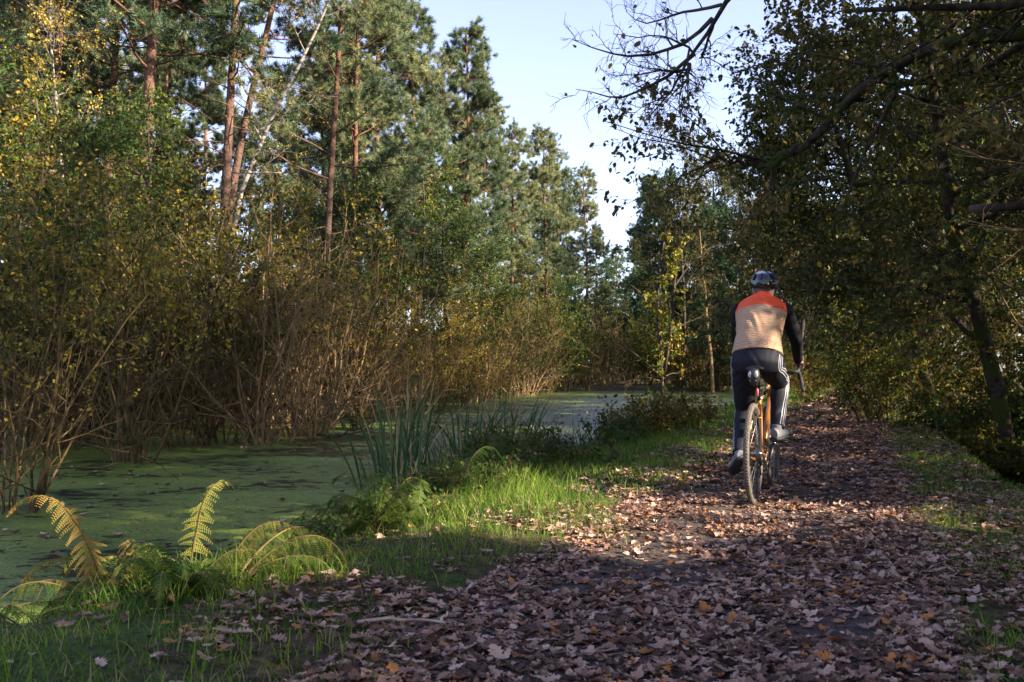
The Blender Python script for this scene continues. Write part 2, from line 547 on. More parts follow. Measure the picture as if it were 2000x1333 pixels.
def fy(a, b, s0, s1):
    out = [a]; s = s0
    while out[-1] < b:
        out.append(out[-1] + s); s = min(s1, s * 1.02)
    return np.array(out)


ys_g = np.concatenate([axis(-900, -8, 24, 30, .14)[:-1][lambda a: a < 24] if False else np.arange(-900, -8, 40.0), np.arange(-8, 16, .14), fy(16, 110, .16, 1.0), np.geomspace(115, 1600, 20)])
ds_g = axis(-1200, -6.0, 6.0, 1200, .13, 1.14)
tag(sheet('ground', ds_g, ys_g, M['ground']), 'dark forest floor of soil moss and leaf mould', None, None, 'structure')
ys_p = np.concatenate([np.arange(-8, 16, .14), fy(16, 100, .16, 1.0)])
tag(sheet('path', np.arange(-.95, .951, .09), ys_p, M['soil'], .006), 'dark earth path running into the trees', None, None, 'structure')
b = Buf()
wx = [-400, -60, 60, 400]
b.add([(-160, -60, WATER_Z), (pcx(-60) - 1.5, -60, WATER_Z), (pcx(66) - 1.5, 66, WATER_Z), (-160, 66, WATER_Z)], [(0, 1, 2, 3)])
tag(b.build('water', M['water']), 'still pond covered in green duckweed', None, None, 'structure')


def in_view(P, mx=60, my=60):
    px = 1000 + P[:, 0] / np.maximum(P[:, 1], .01) * F_PX
    py = HOR - (P[:, 2] - CAM_H) / np.maximum(P[:, 1], .01) * F_PX
    return (P[:, 1] > .5) & (px > -mx) & (px < 2000 + mx) & (py > -my) & (py < 1333 + my)


# ------------------------------------------------------------------ where the sun gets through the right-hand trees
SD = np.array(SUN_DIR)
UU = nrm(np.cross(np.array([0, 0, 1.0]), SD)); VV = np.cross(SD, UU)
GAPS = []      # (u, v, ru, rv)


def gap(p, ru, rv):
    p = np.asarray(p, float)
    GAPS.append((p @ UU, p @ VV, ru, rv))


def gxy(px, py):
    Y = CAM_H * F_PX / (py - HOR)
    return np.array([gx(px, Y), Y, 0.0])


for (px, py, ru, rv) in [(960, 1045, .16, .10), (1040, 1030, .22, .10), (1120, 1045, .16, .08), (1010, 1008, .2, .06), (1180, 1000, .2, .07),
                         (1100, 965, .26, .07), (1230, 985, .22, .07), (1340, 985, .2, .06), (1320, 1030, .2, .07), (1440, 1030, .16, .055),
                         (1250, 1070, .12, .05), (1540, 985, .16, .045), (1620, 1000, .12, .04), (1400, 990, .16, .05), (1000, 975, .14, .05),
                         (1180, 940, .2, .04), (1640, 812, .7, .05), (1600, 840, .5, .05), (1540, 790, 1.0, .07), (1480, 850, .35, .05),
                         (1430, 872, .2, .04), (1400, 885, .4, .05), (1350, 915, .35, .05), (1300, 935, .3, .05), (960, 1000, .14, .06), (1600, 800, .6, .05)]:
    gap(gxy(px, py), ru, rv)
for (px, py, Y, ru, rv) in [(180, 985, 3.9, .16, .12), (250, 1040, 3.9, .12, .14), (400, 980, 4.1, .10, .16), (460, 1010, 4.2, .12, .12), (330, 1090, 4.0, .14, .10),
                            (400, 1080, 4.0, .12, .10), (540, 1080, 4.3, .16, .14), (800, 1010, 5.6, .2, .12), (840, 960, 6.0, .2, .12), (1300, 520, 19, .7, .3), (1300, 690, 19, .7, .3)]:
    gap(at(px, py, Y), ru, rv)
GA = np.array(GAPS)


def vnoise(u, v, s, seed):
    g = np.random.default_rng(seed)
    tab = g.random((64, 64))
    a = u * s; c = v * s
    i = np.floor(a).astype(int); j = np.floor(c).astype(int)
    fa = a - i; fc = c - j
    fa = fa * fa * (3 - 2 * fa); fc = fc * fc * (3 - 2 * fc)
    T = lambda x, y: tab[x % 64, y % 64]
    return (T(i, j) * (1 - fa) * (1 - fc) + T(i + 1, j) * fa * (1 - fc) + T(i, j + 1) * (1 - fa) * fc + T(i + 1, j + 1) * fa * fc)


def clear_of_gaps(C):
    P = C.reshape(-1, 3)
    u = P @ UU; v = P @ VV; k = np.ones(len(P), bool)
    for (gu, gv, ru, rv) in GA: k &= ((u - gu) / (ru + .06)) ** 2 + ((v - gv) / (rv + .06)) ** 2 > 1.0
    return k.reshape(C.shape[:2]).all(1)


def keep_mask(P, dens=1.0):
    """Crown gaps: which leaves of the right-hand trees are there at all."""
    u = P @ UU; v = P @ VV
    k = np.ones(len(P), bool)
    for (gu, gv, ru, rv) in GA:
        k &= ((u - gu) / (ru * 1.35 + .12)) ** 2 + ((v - gv) / (rv * 1.3 + .10)) ** 2 > 1.0
    # shafts reaching the far bank: where does the ray meet the thicket plane?
    # travel towards the pond to the plane x = shore side  x = -7 + .36*(y-14)
    nx_, ny_ = 1.0, -.36
    num = (P[:, 0] * nx_ + P[:, 1] * ny_) - (-7 - .36 * 14)
    den = SD[0] * nx_ + SD[1] * ny_
    t = num / den
    Q = P - SD[None] * t[:, None]
    n = vnoise(u, v, 1.1, 3) * .6 + vnoise(u, v, 3.0, 5) * .4
    z = Q[:, 2]
    thr = .05 + .36 * sst(.8, 1.6, z) * (1 - sst(5.0, 7.0, z)) * (np.exp(-((Q[:, 1] - 18.0) / 4.5) ** 2) + .9 * np.exp(-((Q[:, 1] - 32) / 5) ** 2))
    zone = (z > .5) & (t > 0) & (Q[:, 1] > 8)
    k &= ~(zone & (n < thr))
    return k


# ------------------------------------------------------------------ fallen leaves, grass
OAKS = [oak_leaf(c, u, 9, s) for s, (c, u) in enumerate([(.3, .2), (.6, -.2), (-.3, .3), (.15, .5), (.8, .3), (-.2, -.25), (.4, .1), (.1, .15)])]
def plain_leaf(curl, cup, asp, seed):
    V, F = oak_leaf(curl, cup, 9, seed)
    V = V.copy(); t = np.repeat(np.linspace(0, 1, 11), 3)
    g = np.random.default_rng(seed)
    half = asp * np.sin(np.pi * np.clip(t, .02, .98)) ** .8 * (1 + .06 * g.normal(size=len(t)))
    V[:, 0] = np.sign(V[:, 0]) * half
    V[:, 1] = t - .5
    V[:, 2] += .05 * np.sin(t * 14 + seed) * np.sign(V[:, 0])
    return V, F


OAKS += [oak_leaf(c, u, 9, 30 + i) for i, (c, u) in enumerate([(.45, .25), (-.35, .2), (.25, -.3), (.7, -.1)])]
OAKS += [plain_leaf(.4, .25, .26, 41), plain_leaf(-.3, .2, .20, 42), plain_leaf(.6, .35, .30, 43), plain_leaf(.1, .1, .22, 44)]
OAK_LO = [oak_leaf(.6, .4, 5, 11), oak_leaf(-.5, -.4, 5, 12), oak_leaf(.3, .9, 5, 13)]


def litter_density(x, y):
    d = (x - pcx(y)) * CPATH
    n = vnoise(x * 1.0, y * 1.0, 1.4, 21) * .6 + vnoise(x, y, 4.0, 22) * .4
    on = np.where(np.abs(d) < .95, .85 - .62 * (n < .42) * (np.abs(d) < .65), 0)
    left = np.clip(1.0 - (-d - .75) / .95, 0.08, .8) * np.clip((n - .40) * 4, 0.05, 1)
    right = np.clip((n - .38) * 4, .10, .66)
    dens = np.where(np.abs(d) < .95, on, np.where(d < 0, left, right))
    dens = np.where(d < bank_d(y) - .1, .02, dens)
    dens = np.where(d < bank_d(y) - .45, 0, dens)
    return np.clip(dens, 0, 1)


def scatter_ground(x0, x1, y0, y1, n, maxd=9):
    y = rng.uniform(y0, y1, n); x = rng.uniform(x0, x1, n) + pcx(y)
    z = height(x, y)
    P = np.stack([x, y, z], -1)
    return P[in_view(P, 120, 90)]


def litter(name, label, zones):
    b = Buf()
    for (y0, y1, dl, dr, n, tmpl, smin, smax, lift) in zones:
        P = scatter_ground(dl, dr, y0, y1, n)
        P = P[rng.random(len(P)) < litter_density(P[:, 0], P[:, 1])]
        m = len(P)
        which = rng.integers(0, len(tmpl), m)
        tilt = rng.normal(size=(m, 3)) * .15 + np.array([0, 0, 1.0])
        D = rdir(m); D[:, 2] *= .12
        S = smin + (smax - smin) * rng.beta(1.5, 2.2, m)
        P[:, 2] += .008 + rng.random(m) ** 2 * lift
        ti = np.clip(rng.beta(1.4, 1.6, m), 0, .94)
        ti = np.where(rng.random(m) < .05, 1.0, ti)
        for w, (TV, TF) in enumerate(tmpl):
            k = which == w
            if k.any(): scatter(b, TV, TF, P[k], D[k], nrm(tilt[k]), S[k], 0, ti[k])
    o = b.build(name, M['litter'], smooth=False)
    tag(o, label, None, None, 'stuff')


litter('leaf_litter', 'brown fallen oak leaves carpeting the path and its verges',
       [(2.0, 7.5, -3.2, 3.6, 66000, OAKS, .022, .085, .022),
        (7.5, 18, -3.4, 5.0, 70000, OAK_LO, .035, .09, .03),
        (18, 70, -3, 6.0, 30000, OAK_LO, .09, .17, .04)])

# leaves afloat on the duckweed
b = Buf()
n = 1500
y = 4.2 + rng.random(n) ** 1.6 * 40; x = pcx(y) + rng.uniform(-16, -2.5, n)
P = np.stack([x, y, np.full(n, WATER_Z + .006)], -1)
P = P[((x - pcx(y)) * CPATH < bank_d(y) - .55) & in_view(P)]
m = len(P)
scatter(b, *OAK_LO[0], P, rdir(m) * np.array([1, 1, .1]), nrm(rng.normal(size=(m, 3)) * .12 + np.array([0, 0, 1.0])), rng.uniform(.05, .1, m), 0, np.clip(rng.beta(2, 2, m), 0, 1))
n = 9000
y = 3.6 + rng.random(n) ** 1.5 * 22; x = pcx(y) + rng.uniform(-13, -2, n)
P = np.stack([x, y, np.full(n, WATER_Z + .004)], -1)
P = P[((x - pcx(y)) * CPATH < bank_d(y) - .5) & in_view(P) & (vnoise(x, y, .8, 50) > .35)]
m = len(P)
scatter(b, LEAF_V, LEAF_F, P, rdir(m) * np.array([1, 1, .05]), nrm(rng.normal(size=(m, 3)) * .1 + np.array([0, 0, 1.0])), rng.uniform(.008, .035, m), 0, np.clip(rng.beta(1.2, 2, m), 0, 1))
tag(b.build('floating_leaves', M['litter']), 'scattered brown leaves floating on the duckweed', None, None, 'stuff')


def grass_field():
    b = Buf()
    for (y0, y1, dl, dr, n, h0, h1, w) in [(2.0, 7, -3.0, 3.4, 52000, .035, .10, .0022), (7, 14, -3.6, 4.0, 52000, .05, .12, .003),
                                        (14, 60, -3.8, 3.6, 36000, .07, .16, .009)]:
        P = scatter_ground(dl, dr, y0, y1, n)
        x, y = P[:, 0], P[:, 1]
        d = (x - pcx(y)) * CPATH
        nn = vnoise(x, y, 1.6, 31) * .6 + vnoise(x, y, 5, 32) * .4
        left = sst(-.75, -1.3, d) * np.clip((nn - .22) * 4, .25, 1)
        right = sst(.75, 1.05, d) * np.clip((nn - .33) * 6, .06, 1) * (1 - sst(2.4, 3.2, d))
        rim = .0 + .9 * np.exp(-((d + .95) / .22) ** 2) * (nn > .5)
        wet = d < bank_d(y) - .42
        pr = np.where(wet, 0, np.maximum(np.maximum(left, right), rim))
        k = rng.random(len(P)) < pr
        P = P[k]; d = d[k]; x = x[k]; y = y[k]; nn = nn[k]
        m = len(P)
        tall = 1 + 1.1 * np.exp(-((d - bank_d(y) - .15) / .35) ** 2) * (vnoise(x, y, 1.2, 77) > .4) + 1.0 * np.exp(-((x + .1) ** 2 / .5 + (y - 6.6) ** 2 / 1.2))
        H = rng.uniform(h0, h1, m) * tall
        lean = rng.normal(size=(m, 3)) * np.array([.45, .45, 0]); base = np.array([0, 0, 1.0])
        K = 4
        C = np.empty((m, K, 3)); C[:, 0] = P - np.array([0, 0, .01]); dd = nrm(base + lean * .5)
        for kk in range(1, K):
            C[:, kk] = C[:, kk - 1] + dd * (H / (K - 1))[:, None]
            dd = nrm(dd + lean * .55 - np.array([0, 0, .12]))
        W = (w * rng.uniform(.7, 1.3, m))[:, None] * np.array([1, .9, .6, .08])[None]
        side = nrm(rng.normal(size=(m, 3)) * np.array([1, 1, 0]))
        ti = np.clip(nn * .7 + rng.normal(size=m) * .2 + .08, 0, .93); ti = np.where(rng.random(m) < .10, 1.0, ti)
        ribbons(b, C, W, side, 0, ti)
    tag(b.build('grass', M['grass']), 'green grass along both verges of the path', None, None, 'stuff')


grass_field()


# ------------------------------------------------------------------ trees
def curve_pts(pts, K=14, wob=0.0):
    """Smooth resample of a polyline."""
    pts = np.asarray(pts, float)
    s = np.concatenate([[0], np.cumsum(np.linalg.norm(np.diff(pts, axis=0), axis=1))])
    q = np.linspace(0, s[-1], K)
    C = np.stack([np.interp(q, s, pts[:, i]) for i in range(3)], -1)
    for _ in range(2):
        C[1:-1] = C[1:-1] * .5 + (C[2:] + C[:-2]) * .25
    if wob: C[1:-1] += rng.normal(size=(K - 2, 3)) * wob
    return C


def needle_tuft(n=15, ln=1.0, w=.055):
    g = np.random.default_rng(5)
    V = []; F = []
    for i in range(n):
        t = i / n
        a = i * 2.4; o = .55 + .25 * g.random()
        d = np.array([math.cos(a) * math.sin(o * 1.3), math.cos(o * 1.3) * .9, math.sin(a) * math.sin(o * 1.3)])
        s = nrm(np.cross(d, rdir(1)[0])) * w
        p = np.array([0, t * .7, 0])
        k = len(V)
        V += [p - s, p + s, p + d * ln * g.uniform(.6, .9)]
        F.append((k, k + 1, k + 2))
    return np.array(V), np.array(F)


TUFT = needle_tuft()


def make_pine(H=17, r=.17, crown0=.42, spread=2.6, nb=56, dens=1.0, lean=(0, 0), needle='needle', name='pine_tree', trunk_pts=None, dead=16, tuft=.24):
    K = 14
    if trunk_pts is None:
        zz = np.linspace(-.4, H, K)
        ph = rng.random(2) * 6
        P = np.stack([lean[0] * zz + .12 * np.sin(zz * .35 + ph[0]), lean[1] * zz + .12 * np.sin(zz * .3 + ph[1]), zz], -1)
        P[:, :2] -= P[0, :2]
    else:
        P = curve_pts(trunk_pts, K)
    Rd = r * np.linspace(1.0, .22, K); Rd[0] *= 1.25
    root = empty(name)
    tb = Buf(); tubes(tb, P, Rd, 10)
    P1 = P[None]; R1 = Rd[None]
    prof = lambda t: spread * np.clip(1.25 * np.clip((1.03 - t) / (1 - crown0), 0, 1) ** .75 * (.45 + .55 * np.sin(t * 19.0) ** 2), .12, 1.2)
    C1, Q1 = grow(P1, R1, nb, crown0, .985, prof, (62, 92), 6, .05, .12, .34, .3)
    tubes(tb, C1, Q1, 5)
    Cd, Qd = grow(P1, R1, dead, .15, crown0, spread * .55, (70, 100), 5, -.03, .16, .2, .2)
    tubes(tb, Cd, Qd, 4, cap=False)
    Cd2, Qd2 = grow(Cd, Qd, 4, .3, 1, spread * .2, (35, 70), 3, 0, .15, .5, .3, rmin=.004)
    tubes(tb, Cd2, Qd2, 3)
    C2, Q2 = grow(C1, Q1, 8, .40, 1.0, lambda t: spread * .36 * (1.15 - .6 * t), (35, 70), 5, .06, .14, .5, .3, flat=.7, rmin=.006)
    tubes(tb, C2, Q2, 3)
    nt_ = int(7 * dens)
    C3, Q3 = grow(C2, Q2, 3, .3, 1.0, spread * .16, (25, 60), 3, .12, .12, .5, .3, flat=.3, rmin=.004)
    tubes(tb, C3, Q3, 3)
    tb.build('trunk', M['pine_bark'] if name.startswith('pine') else M['bark'], root, smooth=True)
    cb = Buf()
    pp, dd = pts_on(C3, max(1, int(4 * dens)), .25, 1.0)
    pe, de = pts_on(C2, max(1, int(2 * dens)), .4, 1.0)
    pp = np.concatenate([pp, pe]); dd = np.concatenate([dd, de])
    m = len(pp)
    dd = nrm(dd + rdir(m) * .45 + np.array([0, 0, .35]))
    clump = vnoise(pp[:, 0] + pp[:, 2] * .6, pp[:, 1] + pp[:, 2] * .4, .8, 9)
    scatter(cb, *TUFT, pp + rdir(m) * .03, dd, rdir(m), rng.uniform(.7, 1.25, m) * tuft, 0, np.clip(clump * .8 + rng.normal(size=m) * .14 + .05, 0, 1))
    cb.build('crown', M[needle], root)
    return root


def make_spruce(H=15, spread=2.4, name='spruce_tree'):
    K = 12
    zz = np.linspace(-.4, H, K)
    P = np.stack([.05 * np.sin(zz), .05 * np.cos(zz * .8), zz], -1); Rd = .16 * np.linspace(1, .1, K)
    root = empty(name)
    tb = Buf(); tubes(tb, P, Rd, 8)
    C1, Q1 = grow(P[None], Rd[None], 120, .08, .99, lambda t: spread * (1.03 - t) + .12, (80, 102), 6, .05, .05, .3, .3)
    C1[:, :, 2] -= np.linspace(0, 1, 6)[None] ** 1.2 * .22 * spread * .5
    tubes(tb, C1, Q1, 4, cap=False)
    C2, Q2 = grow(C1, Q1, 9, .15, 1, lambda t: spread * .30 * (1.1 - .7 * t), (40, 65), 4, -.05, .08, .5, .3, flat=.8, rmin=.004)
    tubes(tb, C2, Q2, 3)
    tb.build('trunk', M['bark'], root, smooth=True)
    cb = Buf()
    pp, dd = pts_on(C2, 7, .05, 1.0); m = len(pp)
    dd = nrm(dd + rdir(m) * .35 - np.array([0, 0, .15]))
    scatter(cb, *TUFT, pp, dd, rdir(m), rng.uniform(.7, 1.2, m) * .17, 0, np.clip(rng.beta(2, 2, m), 0, 1))
    cb.build('crown', M['needle_dark'], root)
    return root


def leaves_on(cb, C, per, size, mi, tint_bias=0.0, carve=None, t0=.15, droop=.5, tseed=9, spread=.04, keep_frac=1.0):
    pp, dd = pts_on(C, per, t0, 1.0)
    m = len(pp)
    pp = pp + rdir(m) * spread
    k = rng.random(m) < keep_frac
    if carve is not None: k &= keep_mask(pp + carve)
    pp = pp[k]; dd = dd[k]; m = len(pp)
    if m == 0: return
    ax = nrm(dd * .5 + rdir(m) - np.array([0, 0, droop]))
    nn = nrm(rdir(m) * .8 + np.array([0, 0, .8]))
    clump = vnoise(pp[:, 0] + pp[:, 2] * .7 + 40, pp[:, 1] + pp[:, 2] * .5 + 40, 1.0, tseed)
    ti = np.clip(clump * .65 + rng.normal(size=m) * .2 + .15 + tint_bias, 0, 1)
    scatter(cb, LEAF_V, LEAF_F, pp, ax, nn, rng.uniform(.7, 1.3, m) * size, mi, ti)


def make_tree(name='oak_tree', H=9, r=.14, lean=(0, 0), trunk=None, limbs=16, lt=(.25, 1.0), L=.38, sub=7, twig=6, per=9, leaf=.075, bark='bark', mat='leaf_oak',
              bias=0.0, carve=None, ang=(45, 85), up=.10, extra=None, extra_leaf=1.0, wob=.14):
    K = 12
    if trunk is None:
        zz = np.linspace(-.4, H, K); ph = rng.random(2) * 6
        P = np.stack([lean[0] * zz + .16 * np.sin(zz * .7 + ph[0]), lean[1] * zz + .16 * np.sin(zz * .6 + ph[1]), zz], -1); P[:, :2] -= P[1, :2]
    else:
        P = curve_pts(trunk, K, .02)
        H = P[-1, 2]
    Rd = r * np.linspace(1.0, .2, K); Rd[0] *= 1.3
    root = empty(name)
    tb = Buf(); tubes(tb, P, Rd, 10)
    C1, Q1 = grow(P[None], Rd[None], limbs, lt[0], lt[1], lambda t: H * L * (1.25 - .75 * t), ang, 7, up, wob, .45, .25)
    if carve is not None:
        kc = clear_of_gaps(C1 + carve); C1 = C1[kc]; Q1 = Q1[kc]
    tubes(tb, C1, Q1, 6)
    CC = [C1]; QQ = [Q1]
    if extra is not None:
        for (pts, ra, rb) in extra:
            E = curve_pts(pts, 7)
            CC.append(E[None]); QQ.append(np.linspace(ra, rb, 7)[None])
            E2 = curve_pts(pts, 26, .022); tubes(tb, E2, np.linspace(ra, rb, 26) * rng.uniform(.85, 1.2, 26), 9)
    C1 = np.concatenate(CC); Q1 = np.concatenate(QQ)
    C2, Q2 = grow(C1, Q1, sub, .2, 1.0, lambda t: H * L * .42 * (1.2 - .6 * t), (30, 70), 5, up * .6, wob * 1.1, .5, .25, rmin=.006)
    if carve is not None:
        kc = clear_of_gaps(C2 + carve); C2 = C2[kc]; Q2 = Q2[kc]
    C3, Q3 = grow(C2, Q2, twig, .15, 1.0, .55, (30, 70), 4, 0, .2, .5, .3, rmin=.0035)
    if carve is not None:      # gaps in the crown are gaps in its twigs too
        k3 = keep_mask(C3[:, 1] + carve); C3 = C3[k3]; Q3 = Q3[k3]
    tubes(tb, C2, Q2, 4, cap=False); tubes(tb, C3, Q3, 3)
    tb.build('trunk', M[bark], root, smooth=True)
    cb = Buf()
    leaves_on(cb, C3, per, leaf, 0, bias, carve)
    cb.build('crown', M[mat], root)
    return root


def make_shrub(name='shrub', n=14, H=4.0, rad=.02, fan=.28, sub=6, twig=4, per=3, leaf=.055, mat='leaf_olive', stem='stem', lt=(.3, 1), bias=0.0, base=.22, keep=1.0, carve=None, wob=.12, low=0):
    K = 9
    root = empty(name)
    an = rng.random(n) * 2 * PI; rr = np.sqrt(rng.random(n)) * base
    P0 = np.stack([np.cos(an) * rr, np.sin(an) * rr, np.full(n, -.35)], -1)
    d = nrm(np.stack([np.cos(an) * fan * (.3 + rr / base), np.sin(an) * fan * (.3 + rr / base), np.ones(n)], -1) + rng.normal(size=(n, 3)) * .10)
    Ls = H * rng.uniform(.6, 1.1, n)
    C = np.empty((n, K, 3)); C[:, 0] = P0
    for k in range(1, K):
        d = nrm(d + rng.normal(size=(n, 3)) * wob + np.array([0, 0, .05]))
        C[:, k] = C[:, k - 1] + d * (Ls / (K - 1))[:, None]
    Q = (rad * rng.uniform(.6, 1.3, n))[:, None] * np.linspace(1, .3, K)[None]
    tb = Buf(); tubes(tb, C, Q, 6, cap=False)
    C1, Q1 = grow(C, Q, sub, .15, 1.0, lambda t: H * .28 * (1.2 - .5 * t), (25, 80), 5, .04, .20, .6, .3, rmin=.004)
    C2, Q2 = grow(C1, Q1, twig, .2, 1.0, H * .09, (25, 65), 4, .05, .18, .55, .4, rmin=.0028)
    tubes(tb, C1, Q1, 4, cap=False); tubes(tb, C2, Q2, 3)
    tb.build('stems', M[stem], root, smooth=True)
    cb = Buf()
    zmin = lt[0] * H
    sel = C2[:, -1, 2] > zmin * rng.uniform(.6, 1.3, len(C2))
    if low > 0: sel |= rng.random(len(C2)) < low
    leaves_on(cb, C2[sel], per, leaf, 0, bias, carve, keep_frac=keep)
    cb.build('foliage', M[mat], root)
    return root


def gz(x, y):
    return float(height(np.array([x]), np.array([y]))[0])


used = set()


def put(proto, x, y, rz=None, s=1.0, label=None, cat=None, group=None, z=None):
    rz = random.uniform(0, 2 * PI) if rz is None else rz
    zz = gz(x, y) if z is None else z
    if proto.name not in used:
        used.add(proto.name)
        proto.location = (x, y, zz); proto.rotation_euler = (0, 0, rz); proto.scale = (s, s, s) if not isinstance(s, tuple) else s
        return tag(proto, label, cat, group)
    return copy_thing(proto, (x, y, zz), rz, s, label, cat, group)


ORD = 'first second third fourth fifth sixth seventh eighth ninth tenth eleventh twelfth thirteenth fourteenth fifteenth sixteenth seventeenth eighteenth nineteenth twentieth'.split()
# ---- pines on the far bank, trunks measured off the photograph
def pine_line(pts, Y, Htop=17.0):
    """Trunk through photographed points at depth Y, base on the ground, top extrapolated."""
    q = [at(px, py, Y) for (px, py) in pts]
    q.sort(key=lambda p: p[2])
    lo, hi = q[0], q[-1]
    sl = (hi - lo) / max(hi[2] - lo[2], .1)
    base = lo - sl * lo[2] * .6; base[2] = -.1
    base[0] = lo[0] - sl[0] * lo[2] * .5
    top = hi + sl * (Htop - hi[2]) * .7; top[2] = Htop
    return base, [p - np.array([base[0], Y, 0]) for p in ([base] + q + [top])]


named_pines = [
    ([(108, 60), (92, 300)], 26, .20, 'tall pine with red bark at the left edge beside the white birch'),
    ([(224, 0), (212, 200)], 27, .17, 'straight pine with orange bark, second from the left of the pond thicket'),
    ([(294, 0), (284, 180)], 25, .24, 'thick straight pine with flaky bark between two slimmer pines'),
    ([(455, 0), (440, 290)], 26, .19, 'tall pine with purplish grey bark standing against the blue sky gap'),
    ([(532, 0), (500, 120), (460, 290)], 27.5, .17, 'pine leaning to the right, crossing the blue sky gap'),
    ([(664, 0), (655, 160), (640, 400)], 29, .15, 'slim orange pine behind the arching dark branches'),
]
for i, (pts, Y, r, lab) in enumerate(named_pines):
    base, tp = pine_line(pts, Y)
    o = make_pine(17, r * .88, .50 if i < 5 else .35, 2.6, 30, .9, trunk_pts=tp, dead=22)
    put(o, base[0], Y, 0, 1.0, lab, 'pine tree', 'tall pines on the far bank', z=0)

pineA = make_pine(17, .17, .28, 2.5, 50, 1.0)
pineB = make_pine(16, .16, .20, 2.8, 54, 1.0, lean=(.02, 0))
pineC = make_pine(17.5, .18, .36, 2.3, 46, 1.1)
spr = make_spruce(14, 2.6)
big_pines = [
    (905, 46, pineC, 1.0, 'tallest sunlit pine beside the open sky, orange trunk showing halfway up'),
    (862, 50, pineA, 1.02, 'pale sunlit pine just left of the tallest pine by the open sky'),
    (760, 36, pineB, 1.06, 'broad dark blue-green pine with flat layered boughs above the thicket'),
    (800, 42, pineA, .98, 'pine with hanging brown boughs behind the broad dark pine'),
    (960, 54, pineB, 1.0, 'pine with feathery top right of the tallest pine'),
    (1000, 60, pineA, .95, 'pine stepping down toward the sky, behind the feathery one'),
    (1062, 66, pineC, .97, 'spiky topped pale pine halfway down the sloping treeline'),
    (1100, 72, pineB, .98, 'sunlit pine right of the spiky pale one'),
    (1140, 80, pineA, 1.0, 'rounded sunlit pine where the treeline drops toward the gap'),
    (1040, 74, pineB, 1.0, 'pale pine filling in behind the spiky topped one'),
    (1165, 92, spr, 1.05, 'dark pointed spruce at the end of the left treeline'),
    (1185, 104, spr, .95, 'small dark spruce right at the edge of the sky gap'),
    (1205, 118, pineA, .9, 'farthest pale pine low in the sky gap'),
    (700, 33, pineA, .92, 'dark pine crown leaning over the thicket right of the slim orange trunk'),
]
for (px, Y, pr, s, lab) in big_pines:
    put(pr, gx(px, Y), Y, None, s, lab, 'pine tree' if pr is not spr else 'spruce tree', 'sunlit pines along the far bank')
k = 0
back = iter(['background pine cut by the left edge of the view', 'tall background pine between the left edge and the first red pine', 'background pine between the first and the second orange trunks',
    'background pine right behind the second orange trunk', 'background pine just right of the thick straight pine', 'small background pine left of the blue sky gap', 'low background pine filling the foot of the blue sky gap',
    'background pine behind the top of the pale leaning trunk', 'nearer background pine at the far left edge', 'background pine behind the slender white birch', 'tallest background pine left of the second orange trunk',
    'background pine behind the thick straight pine', 'low background pine right of the purplish grey pine', 'background pine behind the slim orange pine', 'background pine right of the slim orange pine',
    'background pine behind the broad dark pine', 'background pine behind the tallest pine', 'background pine behind the feathery topped pine', '', 'high background pine between first and second trunks, farthest back', 'background pine below the sloping treeline, behind the sunlit ones'])
for (px, Y, pr, s) in [(-30, 34, pineA, 1.0), (60, 38, pineC, 1.05), (150, 36, pineB, 1.0), (250, 40, pineA, 1.05), (340, 36, pineB, .92), (390, 46, pineC, .9), (540, 42, pineA, .80),
                       (610, 37, pineB, .82), (-60, 29, pineB, .9), (20, 30, pineC, .95), (180, 47, pineA, 1.1), (300, 50, pineC, 1.1), (480, 50, pineB, .85), (660, 46, pineC, .98),
                       (720, 52, pineB, 1.0), (820, 62, pineA, 1.0), (920, 66, pineC, 1.0), (990, 78, pineB, 1.0), (580, 56, spr, 1.0), (120, 56, pineB, 1.15), (1090, 92, pineC, 1.0)]:
    lb_ = next(back)
    put(pr, gx(px, Y), Y, None, s, lb_ if pr is not spr else 'spruce deep in the wood behind the leaning pale trunk',
        'pine tree' if pr is not spr else 'spruce tree', 'background pines behind the front row')

# pale leaning trunk and birch
q = [at(640, 0, 23), at(595, 95, 23), at(555, 170, 23), at(505, 270, 23), at(470, 350, 23), at(452, 420, 23)]
base = np.array([q[-1][0] - .5, 23, 0])
pts = [base * np.array([1, 1, 0])] + q[::-1] + [at(690, -110, 23)]
o = make_tree('birch_tree', trunk=[p - base for p in pts], r=.085, limbs=12, lt=(.45, 1), L=.16, sub=5, twig=4, per=4, leaf=.05, bark='birch', mat='leaf_yellow')
put(o, base[0], 23, 0, 1, 'pale leaning birch trunk crossing the dark pine boughs', 'birch tree', z=0)
o = make_tree('birch_tree', H=12, r=.075, lean=(.015, 0), limbs=16, lt=(.4, 1), L=.17, sub=6, twig=5, per=8, leaf=.06, bark='birch', mat='leaf_yellow')
put(o, gx(80, 24), 24, 0, 1, 'slender white birch at the left edge with yellow leaves', 'birch tree')

